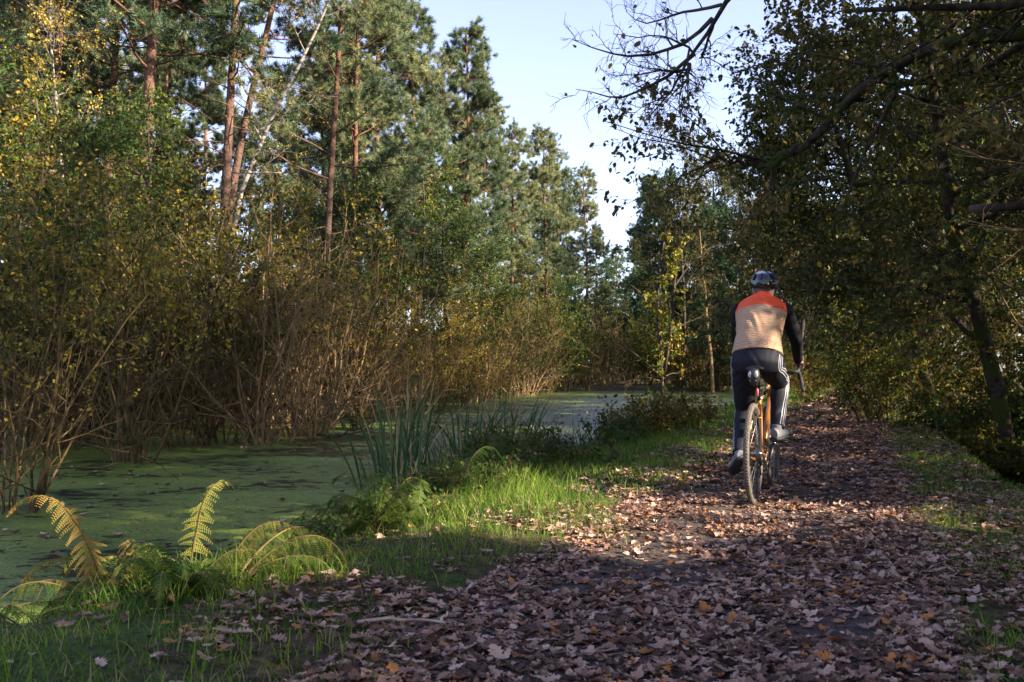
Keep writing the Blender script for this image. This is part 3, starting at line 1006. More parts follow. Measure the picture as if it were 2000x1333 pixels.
# green understorey trees between thicket and pines
und = make_tree('alder_tree', H=7.5, r=.09, limbs=20, lt=(.12, 1), L=.26, sub=7, twig=6, per=10, leaf=.085, mat='leaf_green', up=.12)
und2 = make_tree('alder_tree', H=6.8, r=.08, limbs=18, lt=(.10, 1), L=.28, sub=7, twig=6, per=9, leaf=.08, mat='leaf_olive', up=.12, bias=.2)
for (px, Y, pr, s, lab) in [
    (30, 19, und2, 1.0, 'leafy alder with yellowing leaves at the left edge above the thicket'),
    (170, 21, und, .95, 'bushy green alder in front of the orange pine trunks'),
    (270, 23, und, 1.0, 'green alder left of the tall grey barked pine'),
    (360, 24, und2, .9, 'olive alder below the blue sky gap'),
    (560, 25, und2, .85, 'brownish alder below the leaning birch'),
    (700, 30, und, .95, 'dark green alder left of the darkest hollow in the wood'),
    (810, 34, und, 1.1, 'deep green alder right above the thicket by the broad dark pine'),
    (880, 38, und, 1.05, 'shaded green alder under the tallest pine'),
    (960, 44, und, 1.0, 'rounded dark alder below the sloping pines'),
    (1040, 52, und2, 1.0, 'olive alder beneath the spiky topped pine'),
    (1110, 60, und, .95, 'low alder beneath the far end of the treeline'),
    (-60, 17, und, .9, 'green alder cut off by the left edge of the view')]:
    put(pr, gx(px, Y), Y, None, s, lab, 'alder tree', 'understorey alders behind the thicket')

# ---- the thicket standing in the water
shA = make_shrub(n=18, H=4.3, rad=.020, fan=.26, sub=7, twig=5, per=5, leaf=.065, bias=.22, lt=(.45, 1))
shB = make_shrub(n=16, H=3.8, rad=.018, fan=.34, sub=8, twig=5, per=8, leaf=.065, bias=-.15, lt=(.5, 1))
shC = make_shrub(n=22, H=3.6, rad=.018, fan=.40, sub=7, twig=4, per=2, leaf=.06, stem='twig', bias=.15, lt=(.35, 1), keep=.7)
shD = make_shrub(n=20, H=3.4, rad=.016, fan=.4, sub=9, twig=6, per=5, leaf=.045, mat='leaf_yellow', bias=-.2, lt=(.1, 1))
shG = make_shrub(n=16, H=4.2, rad=.018, fan=.28, sub=8, twig=6, per=14, leaf=.075, mat='leaf_green', bias=0, lt=(.25, 1))
front = [
    (30, 1000, shA, .62, 'thin multi stemmed shrub standing in duckweed at the left edge, nearest of the thicket'),
    (255, 903, shA, .92, 'shrub with bare fanned stems on a dark root clump, standing forward in the duckweed'),
    (120, 880, shB, 1.0, 'leafy shrub in deep shade left of the forward root clump'),
    (370, 872, shA, 1.0, 'tall stemmed shrub rising right of the forward root clump'),
    (440, 868, shB, 1.05, 'olive shrub between two bare stemmed clumps at the edge of the duckweed'),
    (520, 868, shC, 1.12, 'sunlit bare stemmed shrub with pale tangled branches'),
    (600, 850, shC, 1.2, 'spreading sunlit shrub whose pale twigs fan to the right'),
    (700, 838, shA, 1.05, 'shrub at the right corner of the front thicket, leaning over fallen sticks'),
    (0, 900, shB, 1.05, 'shaded shrub cut by the left edge behind the nearest one'),
]
for (px, py, pr, s, lab) in front:
    Y = (CAM_H - WATER_Z) * F_PX / (py - HOR)
    put(pr, gx(px, Y), Y, None, s, lab, 'shrub', 'shrubs standing in the pond', z=WATER_Z)
k = 0
deep = iter(['dim shrub behind the left edge shrubs of the thicket', 'green shrub just behind the leafy shrub in deep shade', 'tall shrub showing over the leafy shaded one',
    'olive shrub directly behind the forward root clump', 'green shrub rising behind the stems right of the forward root clump', 'tall shrub below the slender flaky pine trunk',
    'green shrub behind the olive one at the edge of the duckweed', 'tallest thin shrub below the purplish grey pine', 'olive shrub behind the sunlit bare stemmed one', 'tall shrub behind the spreading sunlit one',
    'shrub behind the right corner of the front thicket', 'twiggy shrub filling the right end of the thicket', 'olive shrub joining the thicket to the golden shrubs', 'olive shrub below the left edge birch',
    'high shrub under the orange pine second from left', 'green shrub below the leaning pine', 'big olive shrub under the slim orange pine', 'olive shrub deepest behind the root clumps', 'green shrub farthest back at the left edge'])
for (px, Y, pr, s, lab) in [
    (-40, 14, shA, 1.0, 0), (60, 15.5, shG, .95, 0), (150, 17, shA, 1.05, 0), (210, 16, shB, 1.0, 0), (290, 18.5, shG, 1.0, 0), (340, 20, shA, 1.1, 0), (420, 20, shG, .85, 0), (480, 21, shA, .95, 0),
    (560, 21, shC, 1.05, 0), (630, 22, shA, .95, 0), (680, 25, shB, 1.05, 0), (740, 25, shC, .95, 0), (790, 28, shB, .95, 0), (100, 20, shB, 1.1, 0), (230, 22, shA, 1.15, 0), (520, 25, shG, 1.0, 0), (620, 27, shG, 1.0, 0), (400, 24, shB, 1.1, 0), (10, 23, shG, 1.2, 0)]:
    put(pr, gx(px, Y), Y, None, s, next(deep), 'shrub', 'shrubs deep in the pond thicket', z=WATER_Z)
for (px, Y, pr, s, lab) in [
    (840, 30, shD, 1.1, 'golden leaved shrub where the front thicket ends'),
    (885, 33, shD, 1.25, 'brightest golden shrub overhanging the water behind the reeds'),
    (800, 27, shC, 1.0, 'brown twiggy shrub left of the golden shrubs'),
    (930, 38, shC, 1.3, 'grey brown twiggy shrub right of the golden shrubs'),
    (975, 43, shB, 1.35, 'olive shrub under the sloping pines'),
    (1020, 48, shC, 1.5, 'brown shrub with hanging twigs on the far shore'),
    (1060, 53, shB, 1.45, 'rounded olive shrub mid far shore'),
    (1100, 58, shG, 1.4, 'greener shrub on the far shore below the rounded pine'),
    (1145, 62, shB, 1.5, 'olive shrub right of the greener far shore shrub'),
    (1185, 66, shC, 1.5, 'brown bare shrub at the head of the pond'),
    (1225, 68, shB, 1.4, 'shrub just below the bright sky gap'),
    (1265, 66, shG, 1.3, 'green shrub behind the bankside sapling'),
    (1310, 65, shB, 1.3, 'shrub at the pond head, right behind the sapling'),
    (1360, 64, shC, 1.2, 'dark shrub at the pond head under the tall right hand pines'),
    (1410, 62, shB, 1.2, 'dark shrub at the pond head left of the cyclist'),
    (1460, 58, shG, 1.0, 'green bush at the pond head hidden partly by the cyclist'),
    (960, 52, shG, 1.6, 'tall green shrub behind the far shore shrubs under the pines'),
    (1130, 76, shB, 1.9, 'tall olive shrub at the foot of the dark pointed spruce'),
    (1190, 82, shG, 1.8, 'yellowish tall shrub far off in the sky gap'),
    (1240, 90, shB, 1.6, 'farthest shrub low in the sky gap')]:
    put(pr, gx(px, Y), Y, None, s, lab, 'shrub', 'shrubs along the far shore', z=max(gz(gx(px, Y), Y), WATER_Z))

# pale broad leaves catching the sun on a thin maple sapling in the thicket
base = at(600, 850, 18.2)
o = make_shrub('maple_sapling', n=5, H=4.2, rad=.02, fan=.25, sub=5, twig=3, per=4, leaf=.13, mat='leaf_yellow', stem='twig', lt=(.75, 1), bias=.2)
put(o, gx(615, 17.5), 17.5, 0, 1, 'thin sapling with a few large pale leaves lit above the thicket', 'sapling', z=WATER_Z)

# ---- trees beyond the head of the pond, left of the path
rtA = make_pine(16, .15, .18, 3.0, 70, 1.0, needle='needle_dark')
rtB = make_tree('birch_tree', H=14, r=.12, limbs=26, lt=(.2, 1), L=.20, sub=7, twig=6, per=9, leaf=.075, bark='bark', mat='leaf_olive', up=.14)
rtC = make_tree('oak_tree', H=11, r=.16, limbs=22, lt=(.15, 1), L=.30, sub=8, twig=7, per=10, leaf=.10, mat='leaf_oak', bias=-.05)
for (px, Y, pr, s, lab, cat) in [
    (1275, 80, rtA, 1.0, 'dark pine at the right edge of the sky gap', 'pine tree'),
    (1335, 64, rtB, 1.1, 'tall brownish birch with a ragged top right of the sky gap', 'birch tree'),
    (1300, 70, rtA, .92, 'pine behind the ragged topped birch', 'pine tree'),
    (1402, 60, rtA, .72, 'dark pine left of the cyclist with a bare lit trunk beside it', 'pine tree'),
    (1420, 66, rtB, 1.05, 'birch standing behind the cyclist to the left', 'birch tree'),
    (1470, 60, rtC, 1.1, 'broad autumn oak behind the cyclist head', 'oak tree'),
    (1530, 66, rtA, 1.0, 'pine above the cyclist right shoulder', 'pine tree'),
    (1560, 58, rtC, 1.0, 'oak arching over the far path from its left side', 'oak tree'),
    (1590, 78, rtC, 1.15, 'oak closing the far end of the path tunnel on the left', 'oak tree'),
    (1640, 96, rtC, 1.2, 'dark oak at the very end of the path', 'oak tree'),
    (1680, 104, rtC, 1.2, 'dark oak standing across the end of the path', 'oak tree'),
    (1620, 86, rtA, .9, 'pine in the shade at the end of the path', 'pine tree'),
    (1720, 98, rtC, 1.15, 'dark oak closing the right side of the path end', 'oak tree'),
    (1500, 80, rtB, 1.1, 'birch far behind the cyclist', 'birch tree')]:
    put(pr, gx(px, Y), Y, None, s, lab, cat, 'trees beyond the head of the pond')
for (px, Y, pr, s, lab, cat) in [
    (1300, 88, rtC, 1.45, 'tall brown oak rising behind the dark pine at the sky gap', 'oak tree'), (1345, 76, rtC, 1.4, 'tall oak behind the ragged topped birch', 'oak tree'),
    (1395, 70, rtC, 1.35, 'high rounded oak left of the cyclist, below the mossy limb', 'oak tree'), (1445, 68, rtC, 1.35, 'high oak crown directly above the cyclist helmet', 'oak tree'),
    (1250, 112, rtA, 1.0, 'far pine just right of the lowest point of the sky gap', 'pine tree'), (1310, 104, rtC, 1.1, 'far oak filling the wood behind the sapling', 'oak tree'),
    (1365, 96, rtA, 1.0, 'pine deep in the wood right of the ragged topped birch', 'pine tree'), (1415, 108, rtC, 1.2, 'oak deep in the wood left of the cyclist', 'oak tree'),
    (1480, 100, rtA, 1.05, 'pine deep in the wood behind the cyclist helmet', 'pine tree'), (1545, 110, rtC, 1.2, 'oak deep in the wood above the cyclist right arm', 'oak tree'),
    (1600, 120, rtA, 1.1, 'tall pine beyond the end of the path on its left', 'pine tree'), (1660, 126, rtC, 1.3, 'oak closing the view beyond the white posts', 'oak tree'),
    (1760, 112, rtC, 1.3, 'oak deep in the wood right of the path end', 'oak tree'), (1330, 84, rtC, .95, 'low oak at the pond head behind the dark shrubs', 'oak tree'),
    (1440, 78, rtC, 1.0, 'low oak right behind the cyclist shoulders', 'oak tree'), (1800, 70, rtC, 1.3, 'oak in the dark wood right of the far path', 'oak tree'),
    (1850, 52, rtC, 1.3, 'oak in the dark wood behind the hazel bushes', 'oak tree'), (1900, 62, rtC, 1.4, 'oak farthest back in the wood at the right', 'oak tree'), (1750, 84, rtC, 1.3, 'oak behind the dark one near the path end', 'oak tree')]:
    put(pr, gx(px, Y), Y, None, s, lab, cat, 'trees beyond the head of the pond')
tr1 = at(1372, 560, 52)
o = make_tree('birch_tree', trunk=[np.array([.25, 0, 0]), np.array([.1, 0, 3]), np.array([-.2, 0, 6]), np.array([-.4, 0, 9])], r=.10, limbs=10, lt=(.4, 1), L=.16, sub=4, twig=4, per=5, bark='twig', mat='leaf_olive')
put(o, gx(1383, 52), 52, 0, 1, 'slim sunlit trunk left of the cyclist standing before the dark pines', 'birch tree')

darkb = make_shrub('bush', n=20, H=3.4, rad=.018, fan=.5, sub=8, twig=6, per=11, leaf=.09, mat='leaf_green', lt=(0, 1), base=.5, low=1, bias=-.2)
for (px, Y, s, lab) in [(-20, 27, 1.1, 'dark bush at the left edge of the far bank'), (90, 29, 1.2, 'dark bush at the foot of the white birch'), (200, 31, 1.2, 'dark bush at the foot of the second orange pine'),
                        (300, 28, 1.1, 'dark bush at the foot of the thick straight pine'), (380, 33, 1.2, 'dark bush left of the purplish grey pine foot'), (470, 30, 1.1, 'dark bush where the pale trunk leans from'),
                        (560, 33, 1.2, 'dark bush right of the leaning pale trunk'), (640, 32, 1.1, 'dark bush at the foot of the slim orange pine'), (720, 37, 1.3, 'dark bush in the hollow right of the slim pine'),
                        (800, 41, 1.4, 'dark bush under the broad dark pine'), (870, 46, 1.4, 'dark bush under the tallest pine'), (940, 54, 1.6, 'dark bush behind the greyish far shore shrub'),
                        (1010, 64, 1.8, 'dark bush behind the brown hanging twigs'), (1080, 74, 2.0, 'dark bush below the spiky topped pine'), (1150, 88, 2.2, 'dark bush below the pointed spruce'),
                        (1300, 76, 1.7, 'dark bush closing the pond head behind the sapling'), (1370, 72, 1.7, 'dark bush below the ragged topped birch'), (1440, 72, 1.7, 'dark bush at the pond head beside the cyclist'), (1520, 70, 1.6, 'dark bush left of the far path behind the cyclist'),
                        (1250, 96, 2.4, 'dark bush at the bottom of the sky gap')]:
    put(darkb, gx(px, Y), Y, None, s, lab, 'bush', 'dark bushes along the far bank')
# low bushes closing the far path
bush = make_shrub('bush', n=18, H=2.2, rad=.014, fan=.5, sub=8, twig=6, per=6, leaf=.06, mat='leaf_olive', lt=(0, 1), base=.4, low=1)
bushG = make_shrub('bush', n=18, H=1.8, rad=.012, fan=.6, sub=8, twig=6, per=7, leaf=.055, mat='leaf_green', lt=(0, 1), base=.4, low=1)

# ---- right-hand trees (each grown in place, with the gaps that let the sun through)
def rtree(x, y, label, cat='oak tree', nm='oak_tree', **kw):
    base = np.array([x, y, gz(x, y)])
    o = make_tree(nm, carve=base, **kw)
    return put(o, x, y, 0, 1, label, cat, 'trees along the right side of the path')


def off(pts, base):
    return [np.asarray(p) - base for p in pts]


# big oak out to the right whose limbs hang over the path
bx, by = 7.4, 7.6
bb = np.array([bx, by, gz(bx, by)])
trunk = [np.array([0, 0, -.3]), np.array([-.1, 0, 2]), np.array([-.4, .1, 4]), np.array([-.5, .2, 6]), np.array([-.4, .3, 8.5]), np.array([-.2, .4, 11.5])]
fork = bb + np.array([-.4, .1, 3.4]); fork2 = bb + np.array([-.45, .15, 4.6])
mossy = [fork, at(2150, 60, 9.0), at(1900, 60, 9.4), at(1760, 110, 9.7), at(1650, 210, 10), at(1560, 285, 10.2), at(1500, 335, 10.4)]
mossy2 = [at(1560, 285, 10.2), at(1500, 325, 10.4), at(1440, 312, 10.5), at(1400, 305, 10.6), at(1360, 330, 10.8)]
base = bb
o = make_tree('oak_tree', trunk=trunk, r=.26, limbs=32, lt=(.22, 1), L=.34, sub=10, twig=8, per=15, leaf=.06, bark='moss', mat='leaf_oak', carve=bb,
              extra=[(off(mossy, bb), .095, .036), (off(mossy2, bb), .036, .014)], up=.03)
put(o, bx, by, 0, 1, 'big oak at the right whose mossy limb arches over the path', 'oak tree', 'trees along the right side of the path')

# second oak, nearer, whose nearly bare dark bough hangs against the sky
ox, oy = 6.4, 7.0
ob = np.array([ox, oy, gz(ox, oy)])
sp_top = [ob + np.array([-.3, .6, 4.2]), ob + np.array([-1.2, 1.0, 5.4]), at(1560, -160, 8.4), at(1415, 0, 8.9), at(1380, 60, 9.0), at(1350, 120, 9.0), at(1310, 175, 9.0), at(1270, 225, 9.0)]
root = empty('oak_tree')
tb = Buf()
tk = curve_pts([np.array([0, 0, -.3]), np.array([-.1, .2, 2]), np.array([-.3, .6, 4.2]), np.array([-.2, .7, 6.5]), np.array([.2, .9, 9])], 12)
tubes(tb, tk, .22 * np.linspace(1.1, .3, 12), 10)
limb = curve_pts(off(sp_top, ob), 22, .01)
tubes(tb, limb, np.linspace(.10, .005, 22), 8)
tb.build('trunk', M['moss'], root, smooth=True)
bbuf = Buf()
arms = []
for pts, ra in [([(1395, 30), (1330, 98), (1260, 105), (1210, 115), (1170, 85), (1120, 72)], .024), ([(1360, 100), (1300, 155), (1270, 150), (1235, 190), (1215, 200), (1185, 185), (1125, 170)], .022),
                ([(1350, 120), (1345, 150), (1318, 180), (1298, 200)], .018), ([(1400, 30), (1385, 90), (1360, 112), (1390, 108), (1420, 125)], .016), ([(1414, 2), (1375, 12), (1310, 20), (1280, 45), (1240, 40), (1225, 15)], .018),
                ([(1342, 132), (1320, 138), (1280, 130), (1230, 120)], .012), ([(1345, 130), (1335, 160), (1330, 190), (1325, 225)], .010), ([(1310, 175), (1285, 195), (1255, 205), (1230, 230)], .008), ([(1290, 200), (1285, 225), (1290, 250)], .006), ([(1350, 90), (1345, 150), (1348, 200), (1345, 240)], .012), ([(1358, 100), (1335, 75), (1310, 60), (1250, 70), (1200, 60)], .012),
                ([(1340, 138), (1300, 128), (1240, 145), (1190, 140)], .010)]:
    dep = 9.0 + rng.uniform(-.35, .35)
    q = [at(px, py, 9.0 + (dep - 9.0) * min(1, i / 2)) - ob for i, (px, py) in enumerate(pts)]
    arms.append((curve_pts(q, 9, .008), np.linspace(ra, .0025, 9)))
AC = np.stack([a for a, _ in arms]); AQ = np.stack([q for _, q in arms])
tubes(bbuf, AC, AQ, 6)
C2, Q2 = grow(AC, AQ, 9, .15, 1, .28, (25, 75), 6, -.02, .26, .6, .3, rmin=.0036)
C3, Q3 = grow(C2, Q2, 6, .15, 1, .15, (25, 70), 4, -.03, .32, .6, .5, rmin=.0026)
tubes(bbuf, C2, Q2, 4, cap=False); tubes(bbuf, C3, Q3, 3)
bbuf.build('bough', M['bark'], root, smooth=True)
cb = Buf()
leaves_on(cb, C3, 1, .055, 0, .1, None, keep_frac=.2)
limbT = limb[None, 9:14]; 
Ct, Qt = grow(np.repeat(limbT, 1, 0), np.full((1, 5), .03), 20, 0, .8, .5, (30, 80), 5, 0, .2, .5, .3)
Ct2, Qt2 = grow(Ct, Qt, 6, .1, 1, .25, (30, 70), 4, 0, .2, .5, .3)
tb2 = Buf(); tubes(tb2, Ct, Qt, 4, cap=False); tubes(tb2, Ct2, Qt2, 3); tb2.build('branches', M['bark'], root, smooth=True)
leaves_on(cb, Ct2, 8, .085, 0, .1, None)
C1, Q1 = grow(tk[None], .2 * np.linspace(1, .3, 12)[None], 16, .35, 1, 3.0, (45, 85), 6, .05, .14, .4, .3)
kc = clear_of_gaps(C1 + ob); C1 = C1[kc]; Q1 = Q1[kc]
C1b, Q1b = grow(C1, Q1, 7, .2, 1, 1.2, (30, 70), 5, 0, .15, .5, .3)
kc = clear_of_gaps(C1b + ob); C1b = C1b[kc]; Q1b = Q1b[kc]
C1c, Q1c = grow(C1b, Q1b, 6, .15, 1, .5, (30, 70), 4, 0, .2, .5, .3, rmin=.004)
kk = keep_mask(C1c[:, 1] + ob)
# nothing of the upper crown may hang before the open sky
px_ = 1000 + (C1c[:, -1, 0] + ob[0]) / (C1c[:, -1, 1] + ob[1]) * F_PX
C1c = C1c[kk]; Q1c = Q1c[kk]
tb3 = Buf(); tubes(tb3, C1, Q1, 6); tubes(tb3, C1b, Q1b, 4, cap=False); tubes(tb3, C1c, Q1c, 3); tb3.build('limbs', M['moss'], root, smooth=True)
leaves_on(cb, C1c, 10, .09, 0, 0, ob)
cb.build('crown', M['leaf_oak'], root)
put(root, ox, oy, 0, 1, 'oak whose dark almost leafless bough hangs against the open sky', 'oak tree', 'trees along the right side of the path')

# trunks leaning over the path
bx, by = 6.9, 13.6; bb = np.array([bx, by, gz(bx, by)])
o = make_tree('alder_tree', trunk=off([bb - [0, 0, .3], at(1955, 800, 13.6), at(1925, 640, 13.6), at(1880, 520, 13.5), at(1850, 380, 13.3), at(1835, 200, 13), at(1800, 0, 12.6), at(1750, -200, 12.2)], bb), r=.13, limbs=22, lt=(.25, 1), L=.42,
              sub=11, twig=9, per=17, leaf=.068, bark='moss', mat='leaf_oak', carve=bb, bias=-.05, up=.02)
put(o, bx, by, 0, 1, 'leaning alder with a moss streaked trunk beside the ditch', 'alder tree', 'trees along the right side of the path')
bx, by = 8.7, 20.5; bb = np.array([bx, by, gz(bx, by)])
o = make_tree('alder_tree', trunk=off([bb - [0, 0, .3], at(1815, 720, 20.5), at(1775, 630, 20.5), at(1735, 540, 20.2), at(1700, 460, 20), at(1660, 320, 19.5), at(1600, 140, 19)], bb), r=.17, limbs=22, lt=(.3, 1), L=.40,
              sub=10, twig=8, per=16, leaf=.08, bark='moss', mat='leaf_olive', carve=bb, up=.02)
put(o, bx, by, 0, 1, 'dark leaning trunk right of the path, bowing over it toward the pond', 'alder tree', 'trees along the right side of the path')

rtree(11.8, 27.5, 'oak with yellow green leaves reaching over the path beyond the leaning trunk', H=9.5, lean=(-.12, 0), r=.15, limbs=28, lt=(.12, 1), L=.36, sub=9, twig=8, per=14, leaf=.09, mat='leaf_olive')
rtree(15.2, 36, 'oak on the right of the path where it narrows', H=10, lean=(-.08, 0), r=.15, limbs=22, lt=(.12, 1), L=.36, sub=8, twig=6, per=10, leaf=.10, mat='leaf_oak')
rtree(19.4, 47, 'oak shading the far path from the right', H=11, lean=(-.08, 0), r=.16, limbs=22, lt=(.12, 1), L=.34, sub=8, twig=6, per=10, leaf=.11, mat='leaf_olive')
rtree(24.5, 62, 'dark oak near the end of the path on its right side', H=12, lean=(-.08, 0), r=.17, limbs=20, lt=(.12, 1), L=.34, sub=8, twig=6, per=9, leaf=.13, mat='leaf_oak')
rtree(9.6, 33, 'thin alder left of the far path, arching to meet the oaks', 'alder tree', 'alder_tree', H=8.5, lean=(.06, 0), r=.10, limbs=18, lt=(.2, 1), L=.30, sub=7, twig=6, per=8, leaf=.08, mat='leaf_olive')

wood_r = [(9.6, 11.0, 14), (12.5, 14.5, 16), (10.8, 17.5, 15), (14.5, 21, 17), (12.6, 23.5, 15), (17.5, 28, 17), (15.5, 31, 15), (20, 38, 15), (19.5, 42, 14), (24, 50, 14), (30, 64, 14), (27, 56, 13),
          (16, 17, 17), (19, 24, 17), (24, 34, 17), (30, 48, 16), (12, 8.5, 15), (17, 9, 17), (21, 15, 18), (13.5, 11.5, 16)]
for i, (x, y, H) in enumerate(wood_r):
    rtree(x, y, 'tree in the shaded wood to the right of the ditch', 'tree', 'woodland_tree', H=H, r=.15, limbs=26, lt=(.06, 1), L=.32, sub=8, twig=7, per=11, leaf=.12, mat=['leaf_oak', 'leaf_olive', 'leaf_green'][i % 3], lean=(-.02, 0))
# added out of view, sunward, to shade the foreground and the rider
for i, (x, y, H) in enumerate([(8.8, 5.5, 9), (10.6, 4.9, 11), (9.6, .6, 9), (10.5, -1.0, 11), (7.6, .6, 8), (13.0, 4.0, 13), (14.5, -2.4, 13), (8.2, -3.5, 10), (12.4, -5.0, 12), (17.5, 2.0, 15), (17, -5, 15), (4.6, -2.2, 8)]):
    rtree(x, y, 'unseen tree added on the sunny side to shade the foreground', 'tree', 'woodland_tree', H=H, r=.17, limbs=26, lt=(.06, 1), L=.38, sub=8, twig=7, per=12, leaf=.14, mat='leaf_oak')

# bushes under the right-hand trees
def rbush(x, y, lab, **kw):
    base = np.array([x, y, gz(x, y)])
    o = make_shrub('bush', carve=base, **kw)
    put(o, x, y, 0, 1, lab, 'bush', 'bushes beyond the ditch')


RB = [(6.6, 17.5, 'hazel bush with bright yellow green leaves left of the mossy trunk', 3.0, 'leaf_green', .8),
      (7.4, 15.6, 'leafy hazel bush at the foot of the leaning alders', 2.0, 'leaf_olive', 0),
      (8.9, 16.8, 'tall hazel bush between the two leaning trunks', 4.0, 'leaf_olive', 0),
      (9.3, 22.5, 'hazel bush overhanging the ditch behind the dark leaning trunk', 3.4, 'leaf_olive', 0),
      (7.8, 11.2, 'bush at the right edge beside the moss streaked trunk', 1.6, 'leaf_olive', 0),
      (6.8, 9.4, 'nearest bush at the right edge, in deep shade', 1.1, 'leaf_green', 0),
      (11.0, 26, 'bush reaching toward the path where it narrows', 3.2, 'leaf_olive', .2),
      (13.2, 31.5, 'dark bush on the right of the far path', 3.0, 'leaf_green', 0),
      (15.6, 39, 'small bush on the right before the path end', 3.0, 'leaf_olive', 0),
      (8.4, 13.0, 'thick bush right behind the moss streaked trunk', 3.8, 'leaf_olive', 0),
      (6.4, 12.6, 'low bush in front of the foot of the moss streaked trunk', 1.0, 'leaf_olive', -.3),
      (7.0, 14.6, 'bush just left of the moss streaked trunk', 2.0, 'leaf_green', 0)]
for (x, y, lab, H, mat, bi) in RB:
    rbush(x, y, lab, n=16, H=H, rad=.016, fan=.45, sub=8, twig=6, per=8, leaf=.065, mat=mat, lt=(0, 1), base=.35, bias=bi * .3, low=1)
for (x, y, pr, s, lab) in [(13.0, 43, bush, 1.1, 'bush between the pond head and the path'), (15.3, 52, bush, 1.4, 'bush left of the path where it darkens'), (18.6, 60, bushG, 1.8, 'green bush left of the path end'),
                           (22.6, 57, bush, 1.5, 'bush right of the path end'), (25.2, 70, bushG, 2.0, 'bush in the dark mouth of the path'), (28.8, 84, bush, 2.4, 'bush closing off the far path'), (32.5, 92, bushG, 2.6, 'bush behind the white posts'), (11.2, 60, bush, 1.6, 'low bush at the pond head behind the cyclist'),
                           (17.8, 45, bushG, 1.0, 'small green bush by the right edge of the far path'), (26.0, 88, bush, 2.4, 'bush deep in the dark tunnel on its left side')]:
    put(pr, x, y, None, s, lab, 'bush', 'bushes along the far path')
o = make_shrub('bush', n=9, H=1.8, rad=.012, fan=.5, sub=6, twig=5, per=4, leaf=.055, mat='leaf_yellow', lt=(0, 1), bias=.1, low=1)
put(o, gx(1590, 30), 30, 0, 1, 'golden spray of leaves beside the cyclist right elbow', 'bush', 'bushes along the far path')

# bare lit twigs coming in from the right edge
def twig_branch(pts, Y, ra, label):
    q = [at(px, py, Y) for (px, py) in pts]
    return q, ra


# ---- sapling on the bank
def sapling():
    Y = 19.0
    bx = gx(1297, Y); bb = np.array([bx, Y, gz(bx, Y)])
    root = empty('sapling', bb, 0, 'small bankside tree with twin stems and green top, standing between path and pond', 'sapling')
    tb = Buf()
    st = [curve_pts(off([bb - [0, 0, .2], at(1296, 780, Y), at(1297, 725, Y), at(1285, 660, Y), at(1281, 590, Y), at(1284, 530, Y), at(1300, 460, Y)], bb), 9, .01),
          curve_pts(off([at(1297, 730, Y), at(1303, 700, Y), at(1312, 640, Y), at(1318, 580, Y), at(1322, 520, Y), at(1318, 450, Y), at(1325, 395, Y)], bb), 9, .01)]
    tubes(tb, st[0], np.linspace(.05, .012, 9), 7); tubes(tb, st[1], np.linspace(.032, .009, 9), 7)
    arms = []
    for pts in [[(1290, 735), (1250, 700), (1215, 665), (1170, 640), (1150, 635)], [(1283, 665), (1240, 625), (1200, 590), (1180, 560)], [(1281, 600), (1240, 560), (1205, 535), (1175, 530)],
                [(1318, 560), (1345, 520), (1370, 490), (1410, 475)], [(1300, 480), (1262, 450), (1235, 440)], [(1284, 540), (1262, 500), (1252, 440)], [(1312, 650), (1345, 625), (1390, 615)],
                [(1295, 745), (1250, 735), (1215, 750)], [(1300, 735), (1330, 720), (1345, 760)], [(1322, 500), (1345, 470), (1375, 440)]]:
        arms.append(curve_pts(off([at(a, c, Y + rng.uniform(-.3, .3) * (i > 0)) for i, (a, c) in enumerate(pts)], bb), 6, .01))
    A = np.stack(arms); Q = np.tile(np.linspace(.014, .004, 6), (len(arms), 1))
    tubes(tb, A, Q, 5, cap=False)
    C2, Q2 = grow(A, Q, 6, .2, 1, .45, (25, 60), 5, .03, .15, .6, .3, rmin=.003); tubes(tb, C2, Q2, 3)
    tb.build('trunk', M['bark'], root, smooth=True)
    cb = Buf()
    S = np.stack(st)
    T2, _ = grow(S[:, 4:8], np.full((2, 4), .02), 14, .2, .8, .28, (40, 90), 4, 0, .2, .5, .3)
    leaves_on(cb, T2, 16, .085, 0, .35)
    T3, _ = grow(S[:, 1:5], np.full((2, 4), .02), 14, 0, 1, .35, (40, 100), 4, -.1, .2, .5, .3)
    leaves_on(cb, T3, 14, .08, 0, .2)
    leaves_on(cb, C2, 2, .06, 0, .2, keep_frac=.5)
    cb.build('crown', M['leaf_green'], root)
    cb = Buf()
    T4, _ = grow(S[:, :4], np.full((2, 4), .02), 16, 0, .8, .5, (50, 110), 4, -.15, .2, .5, .3)
    leaves_on(cb, T4, 12, .065, 0, .3)
    cb.build('foliage', M['leaf_olive'], root)['label'] = 'yellowing drooping leaves low on the stem'


sapling()


